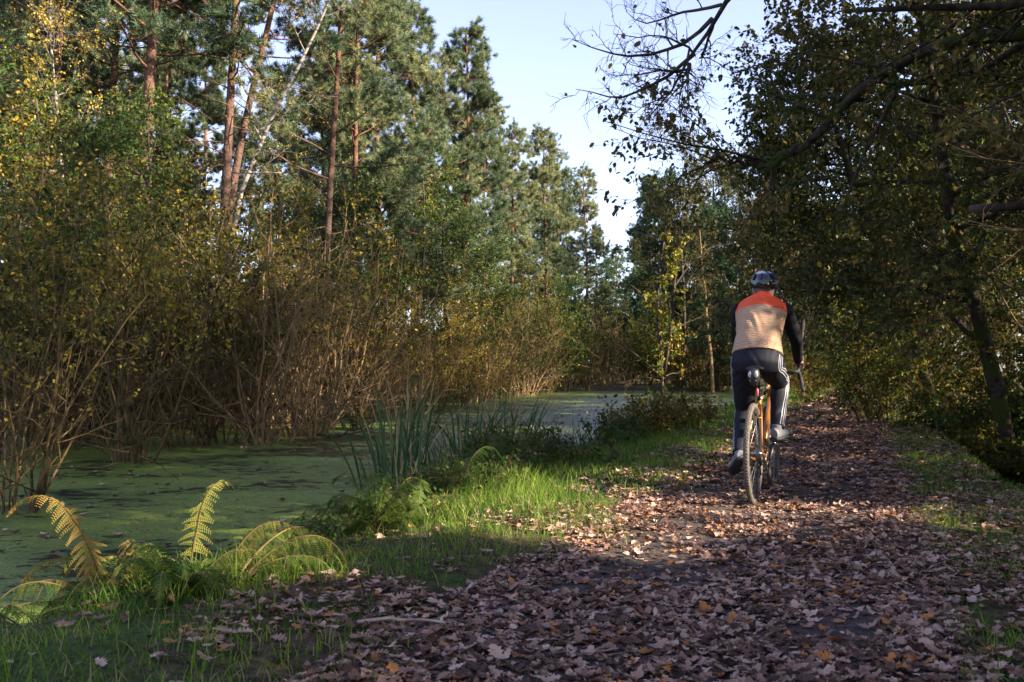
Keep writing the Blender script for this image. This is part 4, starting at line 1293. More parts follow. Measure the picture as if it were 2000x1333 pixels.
# ---- ferns, reeds, herbs of the near bank
def frond(tb, lb, p0, d0, L, W, droop=.25, npin=24, tint=.5, lean=None, bare=.25):
    K = 22
    P = np.empty((K, 3)); P[0] = p0; d = nrm(np.asarray(d0, float))
    for k in range(1, K):
        t = k / K
        d = nrm(d + np.array([0, 0, -droop * (.08 + t * t * 1.15)]) + rng.normal(size=3) * .035)
        P[k] = P[k - 1] + d * L / (K - 1)
    tubes(tb, P, np.linspace(.006, .0012, K) * (L / .9), 5, 0)
    T = np.gradient(P, axis=0); T = nrm(T)
    side0 = nrm(np.cross(T[3], np.array([0, 0, 1.0])) + rdir(1)[0] * .15)
    pv = []; pd = []; pn = []; ps = []; pt = []
    for i in range(npin):
        t = bare + (1 - bare) * (i + .5) / npin
        f = t * (K - 1); k = min(int(f), K - 2); w = f - k
        p = P[k] * (1 - w) + P[k + 1] * w; tt = T[k]
        side = nrm(side0 - tt * np.dot(side0, tt)); nn = np.cross(side, tt)
        u = (i + .5) / npin
        Lp = W * (1 - u) ** .8 * (.55 + .45 * min(1, u * 5)) * rng.uniform(.85, 1.1)
        for sg in (-1, 1):
            pdv = nrm(side * sg + tt * .35 - np.array([0, 0, .55]) + rng.normal(size=3) * .26)
            if rng.random() < .06: continue
            m = max(4, int(Lp / .0075))
            s = (np.arange(m) + .5) / m
            q = p + pdv * (s * Lp)[:, None] + np.array([0, 0, -1]) * (s ** 2 * Lp * .30)[:, None]
            pl = .0075 * (1 - s) ** .6 + .003
            fw = tt
            for sg2 in (-1, 1):
                dd = nrm(fw * sg2 + pdv * .55)
                pv.append(q); pd.append(np.broadcast_to(dd, q.shape)); pn.append(np.broadcast_to(nn, q.shape)); ps.append(pl * 1.25)
                pt.append(np.clip(np.full(m, tint) + rng.normal() * .06 + rng.normal(size=m) * .03, 0, 1))
    scatter(lb, LEAF_V, LEAF_F, np.concatenate(pv), np.concatenate(pd) + 0.0, np.concatenate(pn) + 0.0, np.concatenate(ps), 0, np.concatenate(pt))


def fern(x, y, label, fr, tint=.45, group='ferns on the pond bank', z=None):
    """fr: list of (azimuth deg from +X, elevation deg, length, width, tint or None)"""
    zz = gz(x, y) if z is None else z
    root = empty('fern', (x, y, zz), 0, label, 'fern', group)
    tb = Buf(); lb = Buf()
    for (az, el, L, W, ti) in list(fr) + [(a_ + rng.uniform(-30, 30), max(15, e_ - rng.uniform(0, 25)), l_ * rng.uniform(.5, .95), w_, None if ti_ is None else ti_ * rng.uniform(.4, .9)) for (a_, e_, l_, w_, ti_) in fr]:
        a = R(az); e = R(el)
        frond(tb, lb, np.array([rng.normal() * .02, rng.normal() * .02, -.02]), (math.cos(a) * math.cos(e), math.sin(a) * math.cos(e), math.sin(e)), L, W, .36, int(13 + L * 17), tint if ti is None else ti)
    tb.build('stems', M['stem'], root, smooth=True)
    lb.build('fronds', M['fern'], root)


def rfr(n, L, W, el=(20, 70), ti=None):
    return [(rng.uniform(0, 360), rng.uniform(*el), L * rng.uniform(.7, 1.15), W * rng.uniform(.8, 1.1), ti) for _ in range(n)]


fern(gx(245, 4.1), 4.1, 'tall golden brown fern at the water edge, arching left', [(172, 62, .78, .12, .9), (160, 54, .68, .12, .85), (120, 70, .5, .10, .88), (185, 48, .6, .12, .8), (200, 40, .7, .14, .4), (185, 25, .75, .15, .35), (230, 35, .5, .12, .3)])
fern(gx(385, 4.1), 4.0, 'upright yellow green fern lit by the sun, right of the golden one', [(70, 76, .62, .085, .72), (30, 64, .5, .10, .65), (140, 62, .5, .11, .6), (20, 45, .5, .13, .4), (200, 50, .5, .13, .45), (300, 40, .4, .12, .35), (250, 40, .45, .12, .3)])
fern(gx(450, 4.25), 4.2, 'pale lit fern frond curling right over the duckweed', [(25, 68, .55, .09, .75), (60, 60, .5, .11, .6), (340, 45, .45, .12, .5), (100, 50, .4, .12, .4)])
fern(gx(470, 4.1), 4.0, 'fern with a long leaning stalk and drooping frond', [(50, 52, .78, .12, .62), (35, 45, .7, .13, .7), (15, 35, .6, .12, .5), (70, 40, .5, .12, .4)])
fern(gx(120, 3.9), 3.8, 'dark low fern spreading to the left edge over the water', [(180, 22, .75, .14, .2), (165, 30, .7, .14, .25), (200, 15, .7, .14, .15), (140, 35, .6, .13, .3), (170, 12, .6, .13, .2)])
fern(gx(340, 3.9), 3.85, 'dense dark green fern tuft at the foot of the lit fronds', rfr(20, .42, .11, (25, 75), .25))
fern(gx(300, 4.3), 4.3, 'feathery pale green plant between the lit fern fronds', rfr(6, .5, .07, (60, 85), .7))
fern(gx(580, 4.6), 4.5, 'brown bent fern stalk lying over the grass edge', [(20, 28, .6, .06, 1.0), (40, 30, .5, .08, .9)])
fern(gx(740, 5.6), 5.5, 'bushy lit fern at the bank left of the bright grass', rfr(18, .5, .12, (40, 82), .5))
fern(gx(690, 5.9), 5.7, 'spreading dark fern reaching over the water left of the bushy one', [(160, 50, .6, .14, .3), (180, 38, .65, .14, .25), (140, 60, .6, .13, .35), (200, 30, .5, .13, .3)])
fern(gx(830, 6.0), 5.9, 'low fern touching the left end of the bright grass', rfr(12, .38, .12, (30, 75), .4))
fern(gx(900, 7.6), 7.4, 'fern with a pale crooked stalk by the reeds', rfr(9, .6, .14, (40, 80), .35))
fern(gx(960, 8.4), 8.2, 'dark upright fern in the middle of the bank plants', rfr(12, .7, .15, (45, 82), .22))
fern(gx(1040, 9.6), 9.4, 'fern right of the darkest bank plants', rfr(11, .6, .15, (35, 80), .3))
fern(gx(1130, 11), 10.8, 'fern low on the bank before the open water', rfr(10, .55, .15, (35, 80), .3))
fern(gx(1210, 12.8), 12.6, 'last fern on the bank, left of the twin stemmed sapling', rfr(10, .55, .15, (35, 80), .35))
fern(gx(1860, 5.0), 5.0, 'small fern on the shaded right verge', rfr(6, .22, .07, (15, 50), .2), group='ferns on the right verge')


def herb(x, y, label, n, H, leaf, mat='leaf_green', bias=0.0, group='leafy herbs on the pond bank', name='herb_plant'):
    o = make_shrub(name, n=int(n * 1.5), H=H * 1.12, rad=.006, fan=.35, sub=9, twig=2, per=3, leaf=leaf, mat=mat, stem='stem', lt=(0, 1), bias=bias, base=.22, low=1, wob=.07)
    put(o, x, y, 0, 1, label, 'plant', group)


for (px, Y, n, H, leaf, mat, bi, lab) in [
    (780, 5.9, 34, .38, .026, 'leaf_green', .0, 'leafy herb tangle glowing yellow green among the bankside ferns'),
    (840, 6.5, 26, .42, .035, 'leaf_green', .0, 'shaded herb clump between ferns and reeds'),
    (930, 8.0, 30, .55, .04, 'leaf_green', -.2, 'tall dark herb clump at the left of the bank strip'),
    (990, 8.8, 30, .62, .05, 'leaf_green', -.1, 'tallest herb clump with a broad lit leaf near its top'),
    (1060, 9.8, 30, .5, .04, 'leaf_green', -.25, 'dark nettle like clump in front of the open water'),
    (1120, 10.8, 28, .5, .04, 'leaf_green', -.15, 'herb clump under the reed stalks'),
    (1180, 12.2, 28, .5, .045, 'leaf_green', -.15, 'herb clump left of the reddish weeds'),
    (1245, 14, 24, .8, .06, 'leaf_olive', .1, 'olive weeds at the left foot of the sapling'),
    (1300, 16, 26, .9, .06, 'leaf_olive', .25, 'yellow and reddish weeds around the foot of the sapling'),
    (1345, 18, 22, .7, .06, 'leaf_oak', .1, 'reddish weeds right of the sapling'),
    (1010, 7.6, 22, .4, .05, 'leaf_green', -.2, 'low dark herbs just behind the bright grass'),
    (1150, 9.5, 20, .4, .05, 'leaf_green', -.1, 'low herbs between the bright grass and the bank strip'),
    (320, 4.25, 18, .40, .02, 'leaf_green', .15, 'lit small leaved herb in the middle of the fern group'),
    (430, 4.0, 16, .26, .025, 'leaf_green', .0, 'low herb clump at the base of the ferns'),
    (1320, 20, 22, .6, .06, 'leaf_green', .0, 'green weeds behind the sapling'),
    (900, 7.3, 26, .5, .035, 'leaf_green', -.1, 'low leafy herbs right of the broad reed blades'),
    (1090, 10.2, 28, .62, .04, 'leaf_olive', .1, 'yellowing herb clump in the middle of the bank strip'),
    (1020, 9.3, 28, .66, .04, 'leaf_green', -.2, 'dark herbs directly right of the tallest clump'),
    (1210, 13.3, 28, .6, .045, 'leaf_green', -.2, 'dark herbs between the reeds and the olive weeds')]:
    x = gx(px, Y)
    herb(x, Y, lab, n, H, leaf, mat, bi)


def reeds(x, y, label, n, H, spread_=.14, tint=.35, w=.008, lean=(0, 0), dry=.12, z=None, group='reed clumps by the water'):
    zz = gz(x, y) if z is None else z
    root = empty('reed_clump', (x, y, zz), 0, label, 'reeds', group)
    n = int(n * (.8 if w > .012 else 1.9)); H = H * .95; w = w if w > .012 else w * 1.35
    b = Buf(); K = 8
    P = np.zeros((n, K, 3)); an = rng.random(n) * 2 * PI; rr = np.sqrt(rng.random(n)) * spread_
    P[:, 0] = np.stack([np.cos(an) * rr, np.sin(an) * rr, np.full(n, -.06)], -1)
    H_ = H * rng.uniform(.55, 1.1, n)
    ln = np.stack([np.cos(an), np.sin(an), np.zeros(n)], -1) * rng.uniform(.05, .8, n)[:, None] + np.array([lean[0], lean[1], 0]) + rng.normal(size=(n, 3)) * np.array([.1, .1, 0])
    d = nrm(np.array([0, 0, 1.0]) + ln * .5)
    for k in range(1, K):
        P[:, k] = P[:, k - 1] + d * (H_ / (K - 1))[:, None]
        d = nrm(d + ln * .12 * k / 3 - np.array([0, 0, .03]) * k)
    W = (w * rng.uniform(.6, 1.3, n))[:, None] * np.array([.8, 1, 1, .95, .85, .65, .4, .05])[None]
    side = nrm(np.stack([-np.sin(an), np.cos(an), np.zeros(n)], -1) + rng.normal(size=(n, 3)) * .5)
    ti = np.clip(tint + rng.normal(size=n) * .15, 0, .84); ti = np.where(rng.random(n) < dry, 1.0, ti)
    ribbons(b, P, W, side, 0, ti)
    b.build('blades', M['reed'], root)


for (px, Y, n, H, lab, w, dry, z) in [
    (790, 7.2, 11, .78, 'iris like clump of broad blue green blades standing tallest before the water', .013, .05, None),
    (830, 7.8, 12, .8, 'reed clump right of the broad blades', .009, .15, None),
    (770, 9.6, 20, 1.35, 'tall reed clump rising before the golden shrubs', .011, .2, WATER_Z),
    (800, 12.0, 22, 1.4, 'bleached reed clump standing out in the water', .010, .55, WATER_Z),
    (860, 9.8, 28, 1.2, 'reed clump at the start of the bank strip', .009, .2, None),
    (905, 11.5, 30, 1.15, 'tall reeds behind the dark herb clump', .009, .2, WATER_Z),
    (950, 12.0, 26, 1.1, 'reeds against the pale water, left of the middle', .008, .25, WATER_Z),
    (1000, 12.5, 30, 1.1, 'reeds in the middle of the bank strip', .008, .15, WATER_Z),
    (1050, 13.0, 34, 1.1, 'dense green reeds before the palest water', .008, .1, None),
    (1100, 13.5, 34, 1.05, 'reeds right of the dense green ones', .008, .1, None),
    (1150, 14.2, 34, 1.0, 'arching reeds left of the last bank clump', .008, .15, None),
    (1195, 15.2, 34, 1.0, 'reeds standing nearest to the sapling', .008, .2, None),
    (1240, 16.5, 26, .95, 'short reeds almost touching the sapling', .008, .3, None)]:
    reeds(gx(px, Y), Y, lab, n, H, .34 if Y > 9 else .18, .35, w, dry=dry, z=z)

# lying wood
b = Buf()
C = curve_pts([at(438, 1140, 3.9), at(455, 1165, 3.85), at(480, 1180, 3.8), at(500, 1188, 3.75)], 8, .003)
tubes(b, C, np.array([.008, .016, .02, .02, .018, .016, .014, .008]), 7)
tag(b.build('dead_branch', M['wood'], smooth=True), 'short pale piece of broken wood lying below the ferns', 'branch')
b = Buf()
z0 = gxy(700, 1240); z1 = gxy(790, 1232); z2 = gxy(870, 1240); z3 = gxy(875, 1218)
for q in ([z0, z1, z2], [z2 * .9 + z1 * .1, z3]):
    q = [p + np.array([0, 0, .05]) for p in q]
    tubes(b, curve_pts(q, 7, .003), np.linspace(.007, .004, 7), 6)
tag(b.build('fallen_twig', M['wood'], smooth=True), 'forked pale twig lying on the leaves at the path edge', 'twig')
for (pts, Y, lab) in [([(620, 862), (660, 850), (700, 842), (770, 850)], 18, 'dark crooked stick lying on the duckweed before the thicket'),
                      ([(640, 866), (700, 842), (742, 815)], 17.5, 'stick slanting out of the duckweed at the thicket corner')]:
    b = Buf(); q = [at(px, py, Y) for (px, py) in pts]
    for p in q: p[2] = max(p[2], WATER_Z + .02)
    tubes(b, curve_pts(q, 9, .02), np.linspace(.025, .01, 9), 6)
    tag(b.build('dead_branch', M['bark'], smooth=True), lab, 'branch')
# cut-off limb and lit twigs at the right edge belong to a tree just out of view
rx, ry = 7.6, 9.6
rb = np.array([rx, ry, gz(rx, ry)])
root = empty('oak_tree', rb, 0, 'oak with bare sunlit twigs and a sawn off limb at the right edge', 'oak tree', 'trees along the right side of the path')
tb = Buf()
tubes(tb, curve_pts([np.array([0, 0, -.3]), np.array([.1, 0, 2]), np.array([0, 0, 4]), np.array([.2, 0, 7])], 10), np.linspace(.2, .08, 10), 10)
tb.build('trunk', M['bark'], root, smooth=True)
tb = Buf()
tubes(tb, curve_pts(off([rb + [0, 0, 2.35], at(2060, 395, 9.2), at(1960, 402, 9.0), at(1900, 408, 9.0)], rb), 8), np.linspace(.05, .04, 8), 9)
tb.build('limb', M['bark'], root, smooth=True)
arms = []
for (pts, Y) in [([(2080, 340), (1980, 300), (1930, 265), (1860, 200)], 7.5), ([(2080, 330), (2000, 330), (1930, 318), (1870, 300)], 7.4), ([(2080, 260), (2000, 215), (1950, 180), (1900, 165)], 7.8),
                 ([(2080, 480), (2000, 490), (1960, 470), (1915, 440)], 7.2), ([(2080, 300), (1990, 250), (1960, 260), (1890, 230)], 7.9), ([(2060, 380), (1990, 340), (1940, 300), (1905, 290)], 8.2),
                 ([(2080, 470), (2000, 470), (1950, 465), (1925, 447)], 7.2), ([(2060, 200), (1980, 190), (1940, 215), (1880, 235)], 8.2)]:
    q = [rb + np.array([0, 0, random.uniform(2.4, 3.6)])] + [at(a, c, Y) for a, c in pts]
    arms.append(curve_pts(off(q, rb), 10, .012))
A = np.stack(arms); Q = np.tile(np.linspace(.016, .004, 10), (len(arms), 1))
tb = Buf(); tubes(tb, A, Q, 5, cap=False)
C2, Q2 = grow(A, Q, 9, .45, 1, .4, (20, 50), 5, .02, .15, .6, .4, rmin=.0035)
C3, Q3 = grow(C2, Q2, 3, .2, 1, .2, (20, 50), 4, .02, .15, .6, .4, rmin=.0025)
tubes(tb, C2, Q2, 4, cap=False); tubes(tb, C3, Q3, 3)
tb.build('twigs', M['twig'], root, smooth=True)
cb = Buf(); leaves_on(cb, C3, 1, .075, 0, .3, keep_frac=.22); cb.build('crown', M['leaf_green'], root)
# white posts at the path end
for (px, lab) in [(1673, 'left of the two pale posts at the end of the path'), (1694, 'right of the two pale posts at the end of the path')]:
    Y = 75.0; x = gx(px, Y)
    b = Buf(); tubes(b, np.array([(0, 0, -.2), (0, 0, .6), (0, 0, 1.1), (0, 0, 1.14)]), np.array([.05, .05, .05, .03]), 8)
    o = b.build('post', M['wood'], smooth=True); o.location = (x, Y, gz(x, Y)); tag(o, lab, 'post', 'posts at the path end')
# ------------------------------------------------------------------ bicycle and rider
def flat_mat(name, col, rough=.5, spec=.5, metal=0.0, noise=.15, scale=30, coat=0.0, bump=0.0):
    c = np.array(col)
    m = noise_mat(name, [(.3, tuple(c * (1 - noise))), (.7, tuple(c * (1 + noise)))], scale, rough, spec, bump, .002, metal=metal)
    if coat:
        for n in m.node_tree.nodes:
            if n.type == 'BSDF_PRINCIPLED': n.inputs['Coat Weight'].default_value = coat
    return m


M['paint'] = flat_mat('orange_bronze_paint', (.24, .095, .022), .3, .5, .25, .12, 8, .6)
M['tyre'] = flat_mat('dusty_tyre', (.085, .07, .06), .8, .3, 0, .35, 40, 0, .4)
M['wall'] = flat_mat('tan_tyre_sidewall', (.26, .19, .13), .8, .3)
M['rim'] = flat_mat('black_rim', (.02, .02, .022), .35, .5)
M['spoke'] = flat_mat('dark_spokes', (.10, .10, .105), .4, .5, .8)
M['steel'] = flat_mat('bare_steel', (.35, .35, .36), .3, .5, 1.0)
M['black'] = flat_mat('black_plastic', (.016, .016, .018), .45, .5)
M['tape'] = flat_mat('black_bar_tape', (.02, .02, .022), .75, .3)
M['light'] = flat_mat('reflective_pouch', (.42, .40, .40), .35, .6, 0, .3, 18)
M['pink'] = flat_mat('pink_red_plastic', (.55, .08, .12), .4)
M['skin'] = flat_mat('skin', (.50, .29, .20), .55, .4, 0, .08)
M['hair'] = flat_mat('grey_hair', (.11, .105, .10), .8, .3, 0, .4, 120, 0, .5)
M['navy'] = flat_mat('navy_trousers', (.0085, .009, .016), .75, .25, 0, .2, 20, 0, .3)
M['sleeve'] = flat_mat('black_jacket', (.007, .007, .012), .8, .25, 0, .2, 20, 0, .3)
M['stripe'] = flat_mat('white_stripe', (.36, .36, .42), .7, .3, 0, .05)
M['shoe'] = flat_mat('grey_shoe', (.13, .135, .155), .7, .3, 0, .15)
M['sole'] = flat_mat('dark_sole', (.022, .022, .026), .8, .3)
M['helmet'] = flat_mat('black_helmet', (.010, .012, .020), .22, .5, 0, .05, 10, .5)
M['hwhite'] = flat_mat('white_helmet_shell', (.42, .47, .58), .3, .5, 0, .04, 10, .3)
M['yellow'] = flat_mat('yellow_dial', (.75, .75, .10), .4)


def vest_mat():
    m, nt, N, L = new_mat('quilted_vest')
    tc = N.new('ShaderNodeTexCoord'); sp = N.new('ShaderNodeSeparateXYZ'); L.new(tc.outputs['Object'], sp.inputs[0])
    nz = N.new('ShaderNodeTexNoise'); nz.inputs['Scale'].default_value = 9; nz.inputs['Detail'].default_value = 4
    L.new(tc.outputs['Object'], nz.inputs['Vector'])
    # quilting rows follow the height, wandering a little
    a = N.new('ShaderNodeMath'); a.operation = 'MULTIPLY_ADD'; a.inputs[1].default_value = .07
    L.new(nz.outputs[0], a.inputs[0]); L.new(sp.outputs[2], a.inputs[2])
    b = N.new('ShaderNodeMath'); b.operation = 'MULTIPLY'; b.inputs[1].default_value = 2 * PI / .030
    L.new(a.outputs[0], b.inputs[0])
    s = N.new('ShaderNodeMath'); s.operation = 'SINE'; L.new(b.outputs[0], s.inputs[0])
    ab = N.new('ShaderNodeMath'); ab.operation = 'ABSOLUTE'; L.new(s.outputs[0], ab.inputs[0])
    n2 = N.new('ShaderNodeTexNoise'); n2.inputs['Scale'].default_value = 26; n2.inputs['Detail'].default_value = 3
    mp = N.new('ShaderNodeMapping'); mp.inputs['Scale'].default_value = (.5, .5, 1.6); L.new(tc.outputs['Object'], mp.inputs[0]); L.new(mp.outputs[0], n2.inputs['Vector'])
    ad = N.new('ShaderNodeMath'); ad.operation = 'MULTIPLY_ADD'; ad.inputs[1].default_value = 1.6
    L.new(n2.outputs[0], ad.inputs[0]); L.new(ab.outputs[0], ad.inputs[2])
    bp = N.new('ShaderNodeBump'); bp.inputs['Distance'].default_value = .006; bp.inputs['Strength'].default_value = .6
    L.new(ad.outputs[0], bp.inputs['Height'])
    return m, nt, N, L, bp


def vest_variant(name, col):
    m, nt, N, L, bp = vest_mat(); m.name = name
    p = N.new('ShaderNodeBsdfPrincipled'); p.inputs['Base Color'].default_value = (*col, 1)
    p.inputs['Roughness'].default_value = .6; p.inputs['Specular IOR Level'].default_value = .3
    L.new(bp.outputs[0], p.inputs['Normal'])
    out = N.new('ShaderNodeOutputMaterial'); L.new(p.outputs[0], out.inputs[0])
    return m


M['vest'] = vest_variant('tan_quilted_vest', (.41, .255, .155))
M['yoke'] = vest_variant('orange_quilted_yoke', (.78, .085, .022))

HEAD = 21.9
BX, BY = gx(1470, 7.0), 7.0
BZ = gz(BX, BY) + .010
bike = empty('bicycle', (BX, BY, BZ), -R(HEAD), 'orange bronze gravel bicycle with drop handlebar under the rider on the leafy path', 'bicycle')


def lathe_x(buf, prof, c, seg=64, mi=0):
    """Closed profile [(radius, x)] turned about the x axis through c."""
    n = len(prof); V = []
    for k in range(seg):
        a = 2 * PI * k / seg
        for (r, x) in prof: V.append((c[0] + x, c[1] + r * math.cos(a), c[2] + r * math.sin(a)))
    F = []
    for k in range(seg):
        k2 = (k + 1) % seg
        for j in range(n):
            j2 = (j + 1) % n
            F.append((k * n + j, k * n + j2, k2 * n + j2, k2 * n + j))
    buf.add(V, F, mi)


def circ(r0, r, n=10, a0=0, a1=2 * PI, sx=1.0):
    return [(r0 + r * math.cos(a0 + (a1 - a0) * i / n), sx * r * math.sin(a0 + (a1 - a0) * i / n)) for i in range(n)]


def ball(buf, c, r, seg=12, rings=8, mi=0):
    r = np.broadcast_to(np.asarray(r, float), (3,)); V = []
    for i in range(rings + 1):
        th = PI * i / rings
        for j in range(seg):
            ph = 2 * PI * j / seg
            V.append((c[0] + r[0] * math.sin(th) * math.cos(ph), c[1] + r[1] * math.sin(th) * math.sin(ph), c[2] + r[2] * math.cos(th)))
    F = [(i * seg + j, (i + 1) * seg + j, (i + 1) * seg + (j + 1) % seg, i * seg + (j + 1) % seg) for i in range(rings) for j in range(seg)]
    buf.add(V, F, mi)


def seg(buf, a, c, r0, r1=None, sides=12, mi=0):
    tubes(buf, np.array([a, np.asarray(a) * .5 + np.asarray(c) * .5, c], float), np.array([r0, (r0 + (r1 or r0)) / 2, r1 or r0]), sides, mi)


def spline(pts, K):
    pts = np.asarray(pts, float); n = len(pts)
    out = []
    for q in np.linspace(0, n - 1, K):
        i = min(int(q), n - 2); t = q - i
        p0 = pts[max(i - 1, 0)]; p1 = pts[i]; p2 = pts[i + 1]; p3 = pts[min(i + 2, n - 1)]
        out.append(.5 * ((2 * p1) + (-p0 + p2) * t + (2 * p0 - 5 * p1 + 4 * p2 - p3) * t * t + (-p0 + 3 * p1 - 3 * p2 + p3) * t ** 3))
    return np.array(out)


def make_wheel(c, rear):
    b = Buf()
    hw = .03 if rear else .025
    lathe_x(b, [(.005, -hw - .03), (.012, -hw - .03), (.012, -hw), (.028, -hw), (.028, -hw + .004), (.016, -hw + .01), (.016, hw - .01), (.028, hw - .004), (.028, hw), (.012, hw), (.012, hw + .03), (.005, hw + .03)], c, 20)
    w = b.build('wheel', M['steel'], bike, True)
    b = Buf()
    prof = circ(.331, .0205, 14)
    lathe_x(b, prof, c, 96)
    # tread knobs
    kn = []
    for k in range(96):
        a = 2 * PI * k / 96
        for x in (-.009, 0, .009):
            r = .3515 - (.003 if x else 0)
            aa = a + (0 if x else PI / 96)
            kn.append((c[0] + x, c[1] + r * math.cos(aa), c[2] + r * math.sin(aa), aa))
    for (x, y, z, aa) in kn:
        ra = np.array([0, math.cos(aa), math.sin(aa)]); ta = np.array([0, -math.sin(aa), math.cos(aa)]); xa = np.array([1.0, 0, 0]); p = np.array([x, y, z])
        V = [p + ra * s * .0022 + ta * t * .005 + xa * u * .0032 for s in (-1, 1) for t in (-1, 1) for u in (-1, 1)]
        b.add(V, [(0, 1, 3, 2), (4, 6, 7, 5), (0, 4, 5, 1), (2, 3, 7, 6), (0, 2, 6, 4), (1, 5, 7, 3)])
    b.build('tyre', M['tyre'], w, True)
    b = Buf(); lathe_x(b, [(.288, -.009), (.312, -.0125), (.316, -.011), (.316, .011), (.312, .0125), (.288, .009)], c, 72); b.build('rim', M['rim'], w, True)
    b = Buf(); P = []
    for k in range(28):
        a = 2 * PI * k / 28; s = 1 if k % 2 else -1
        a2 = a + (.35 if k % 4 < 2 else -.35)
        P.append([(c[0] + s * hw, c[1] + .026 * math.cos(a2), c[2] + .026 * math.sin(a2)), (c[0], c[1] + .289 * math.cos(a), c[2] + .289 * math.sin(a))])
    tubes(b, np.array(P), np.full((28, 2), .0012), 4, cap=False)
    b.build('spokes', M['spoke'], w)
    b = Buf(); lathe_x(b, [(.045, -hw - .012), (.08 if rear else .08, -hw - .012), (.08, -hw - .010), (.045, -hw - .010)], c, 36); b.build('brake_rotor', M['steel'], w)
    return w


RA = (0, 0, .352); FA = (0, 1.02, .352); BBp = np.array([0, .43, .275])
rw = make_wheel(RA, True); fw = make_wheel(FA, False)
b = Buf()
ST = np.array([0, .29, .74]); HT = np.array([0, .865, .86]); HB = np.array([0, .915, .70])
seg(b, BBp, ST, .017, .015); seg(b, ST + [0, .01, -.03], HT + [0, .005, -.03], .017, .016)
seg(b, BBp, HB + [0, -.005, .03], .023, .021); seg(b, HB, HT + [0, -.004, .02], .024, .022)
lathe_x(b, [(.010, -.036), (.024, -.036), (.024, .036), (.010, .036)], BBp, 20)
for s in (-1, 1):
    tubes(b, spline([ST + [s * .012, -.005, -.05], [s * .028, .20, .62], [s * .045, .09, .47], [s * .062, 0, .352]], 12), np.linspace(.0095, .007, 12), 10)
    tubes(b, spline([BBp + [s * .025, -.02, 0], [s * .034, .30, .285], [s * .055, .12, .32], [s * .062, 0, .352]], 12), np.linspace(.012, .008, 12), 10)
seg(b, [-.035, .165, .595], [.035, .165, .595], .006)
b.build('frame', M['paint'], bike, True)
b = Buf()
seg(b, HB, HB + [0, .006, -.05], .02, .024)
for s in (-1, 1):
    tubes(b, spline([HB + [0, .004, -.03], HB + [s * .05, .01, -.06], HB + [s * .055, .03, -.17], [s * .056, 1.02, .352]], 14), np.linspace(.017, .009, 14), 10)
b.build('fork', M['paint'], bike, True)
b = Buf(); seg(b, ST + [0, .003, -.02], np.array([0, .225, .925]), .0135); b.build('seat_post', M['black'], bike, True)
b = Buf(); seg(b, ST + [-.02, 0, -.008], ST + [.022, 0, -.008], .01); b.build('seat_clamp', M['steel'], bike, True)
b = Buf()
P = np.array([(0, .06, .958), (0, .10, .96), (0, .16, .955), (0, .22, .95), (0, .29, .952), (0, .34, .948)])
for k in range(len(P) - 1): pass
nS = 14; V = []
for p, (w, h) in zip(P, [(.055, .012), (.074, .022), (.06, .024), (.034, .022), (.022, .018), (.012, .010)]):
    for j in range(nS):
        a = 2 * PI * j / nS; V.append((w * math.cos(a), p[1], p[2] + h * math.sin(a) - .012 * abs(math.cos(a))))
F = [(i * nS + j, i * nS + (j + 1) % nS, (i + 1) * nS + (j + 1) % nS, (i + 1) * nS + j) for i in range(5) for j in range(nS)]
b.add(V, F); b.add(V[:nS], [list(range(nS))]); b.add(V[-nS:], [list(range(nS))])
b.build('saddle', M['black'], bike, True)
b = Buf()
for s in (-1, 1): tubes(b, spline([(s * .03, .07, .94), (s * .022, .12, .918), (s * .022, .24, .918), (s * .012, .32, .94)], 10), np.full(10, .0035), 6)
b.build('saddle_rails', M['steel'], bike, True)
# pouch under the saddle
b = Buf()
for z0, w0, mi in [(0, .0, 0)]:
    P = spline([(0, .045, .945), (0, .04, .90), (0, .055, .86), (0, .08, .825)], 10)
    for i in range(10): pass
    rr_ = np.array([.030, .040, .044, .045, .044, .042, .038, .032, .024, .012])
    tubes(b, P, rr_, 14)
bag = b.build('saddle_bag', M['black'], bike, True)
b = Buf(); ball(b, (-.018, .003, .905), (.016, .006, .022)); ball(b, (.020, .003, .905), (.016, .006, .022)); ball(b, (0, .015, .868), (.026, .006, .014)); b.build('reflective_panel', M['light'], bag, True)
b = Buf(); ball(b, (0, .215, .775), (.010, .012, .032)); b.build('rear_light', M['pink'], bike, True)
# bars
b = Buf(); seg(b, HT + [0, -.01, .03], np.array([0, .93, .925]), .015, .017); seg(b, HT, HT + [0, -.012, .055], .018); b.build('stem', M['black'], bike, True)
hb = Buf()
drop = lambda s: spline([(0, .935, .925), (s * .10, .935, .925), (s * .185, .935, .925), (s * .205, .965, .925), (s * .210, 1.015, .905), (s * .222, 1.03, .865), (s * .235, 1.0, .815), (s * .245, .94, .792), (s * .252, .88, .785)], 30)
for s in (-1, 1): tubes(hb, drop(s), np.full(30, .0145), 10)
hbo = hb.build('handlebar', M['tape'], bike, True)
for s in (-1, 1):
    b = Buf(); tubes(b, spline([(s * .205, .955, .930), (s * .207, 1.00, .945), (s * .208, 1.045, .965), (s * .208, 1.065, .995)], 10), np.array([.013, .016, .017, .017, .016, .016, .017, .018, .017, .010]), 10)
    b.build('brake_hood', M['black'], hbo, True)
    b = Buf(); tubes(b, spline([(s * .208, 1.06, .965), (s * .212, 1.085, .92), (s * .22, 1.075, .87), (s * .225, 1.065, .835)], 8), np.linspace(.008, .005, 8), 6); b.build('brake_lever', M['steel'], hbo, True)
b = Buf()
for s in (-1, 1):
    tubes(b, spline([(s * .12, .94, .915), (s * .10, 1.03, .90), (s * .03, 1.04, .83), (s * .028, .96, .74)], 12), np.full(12, .0026), 5)
b.build('brake_cable', M['black'], hbo, True)
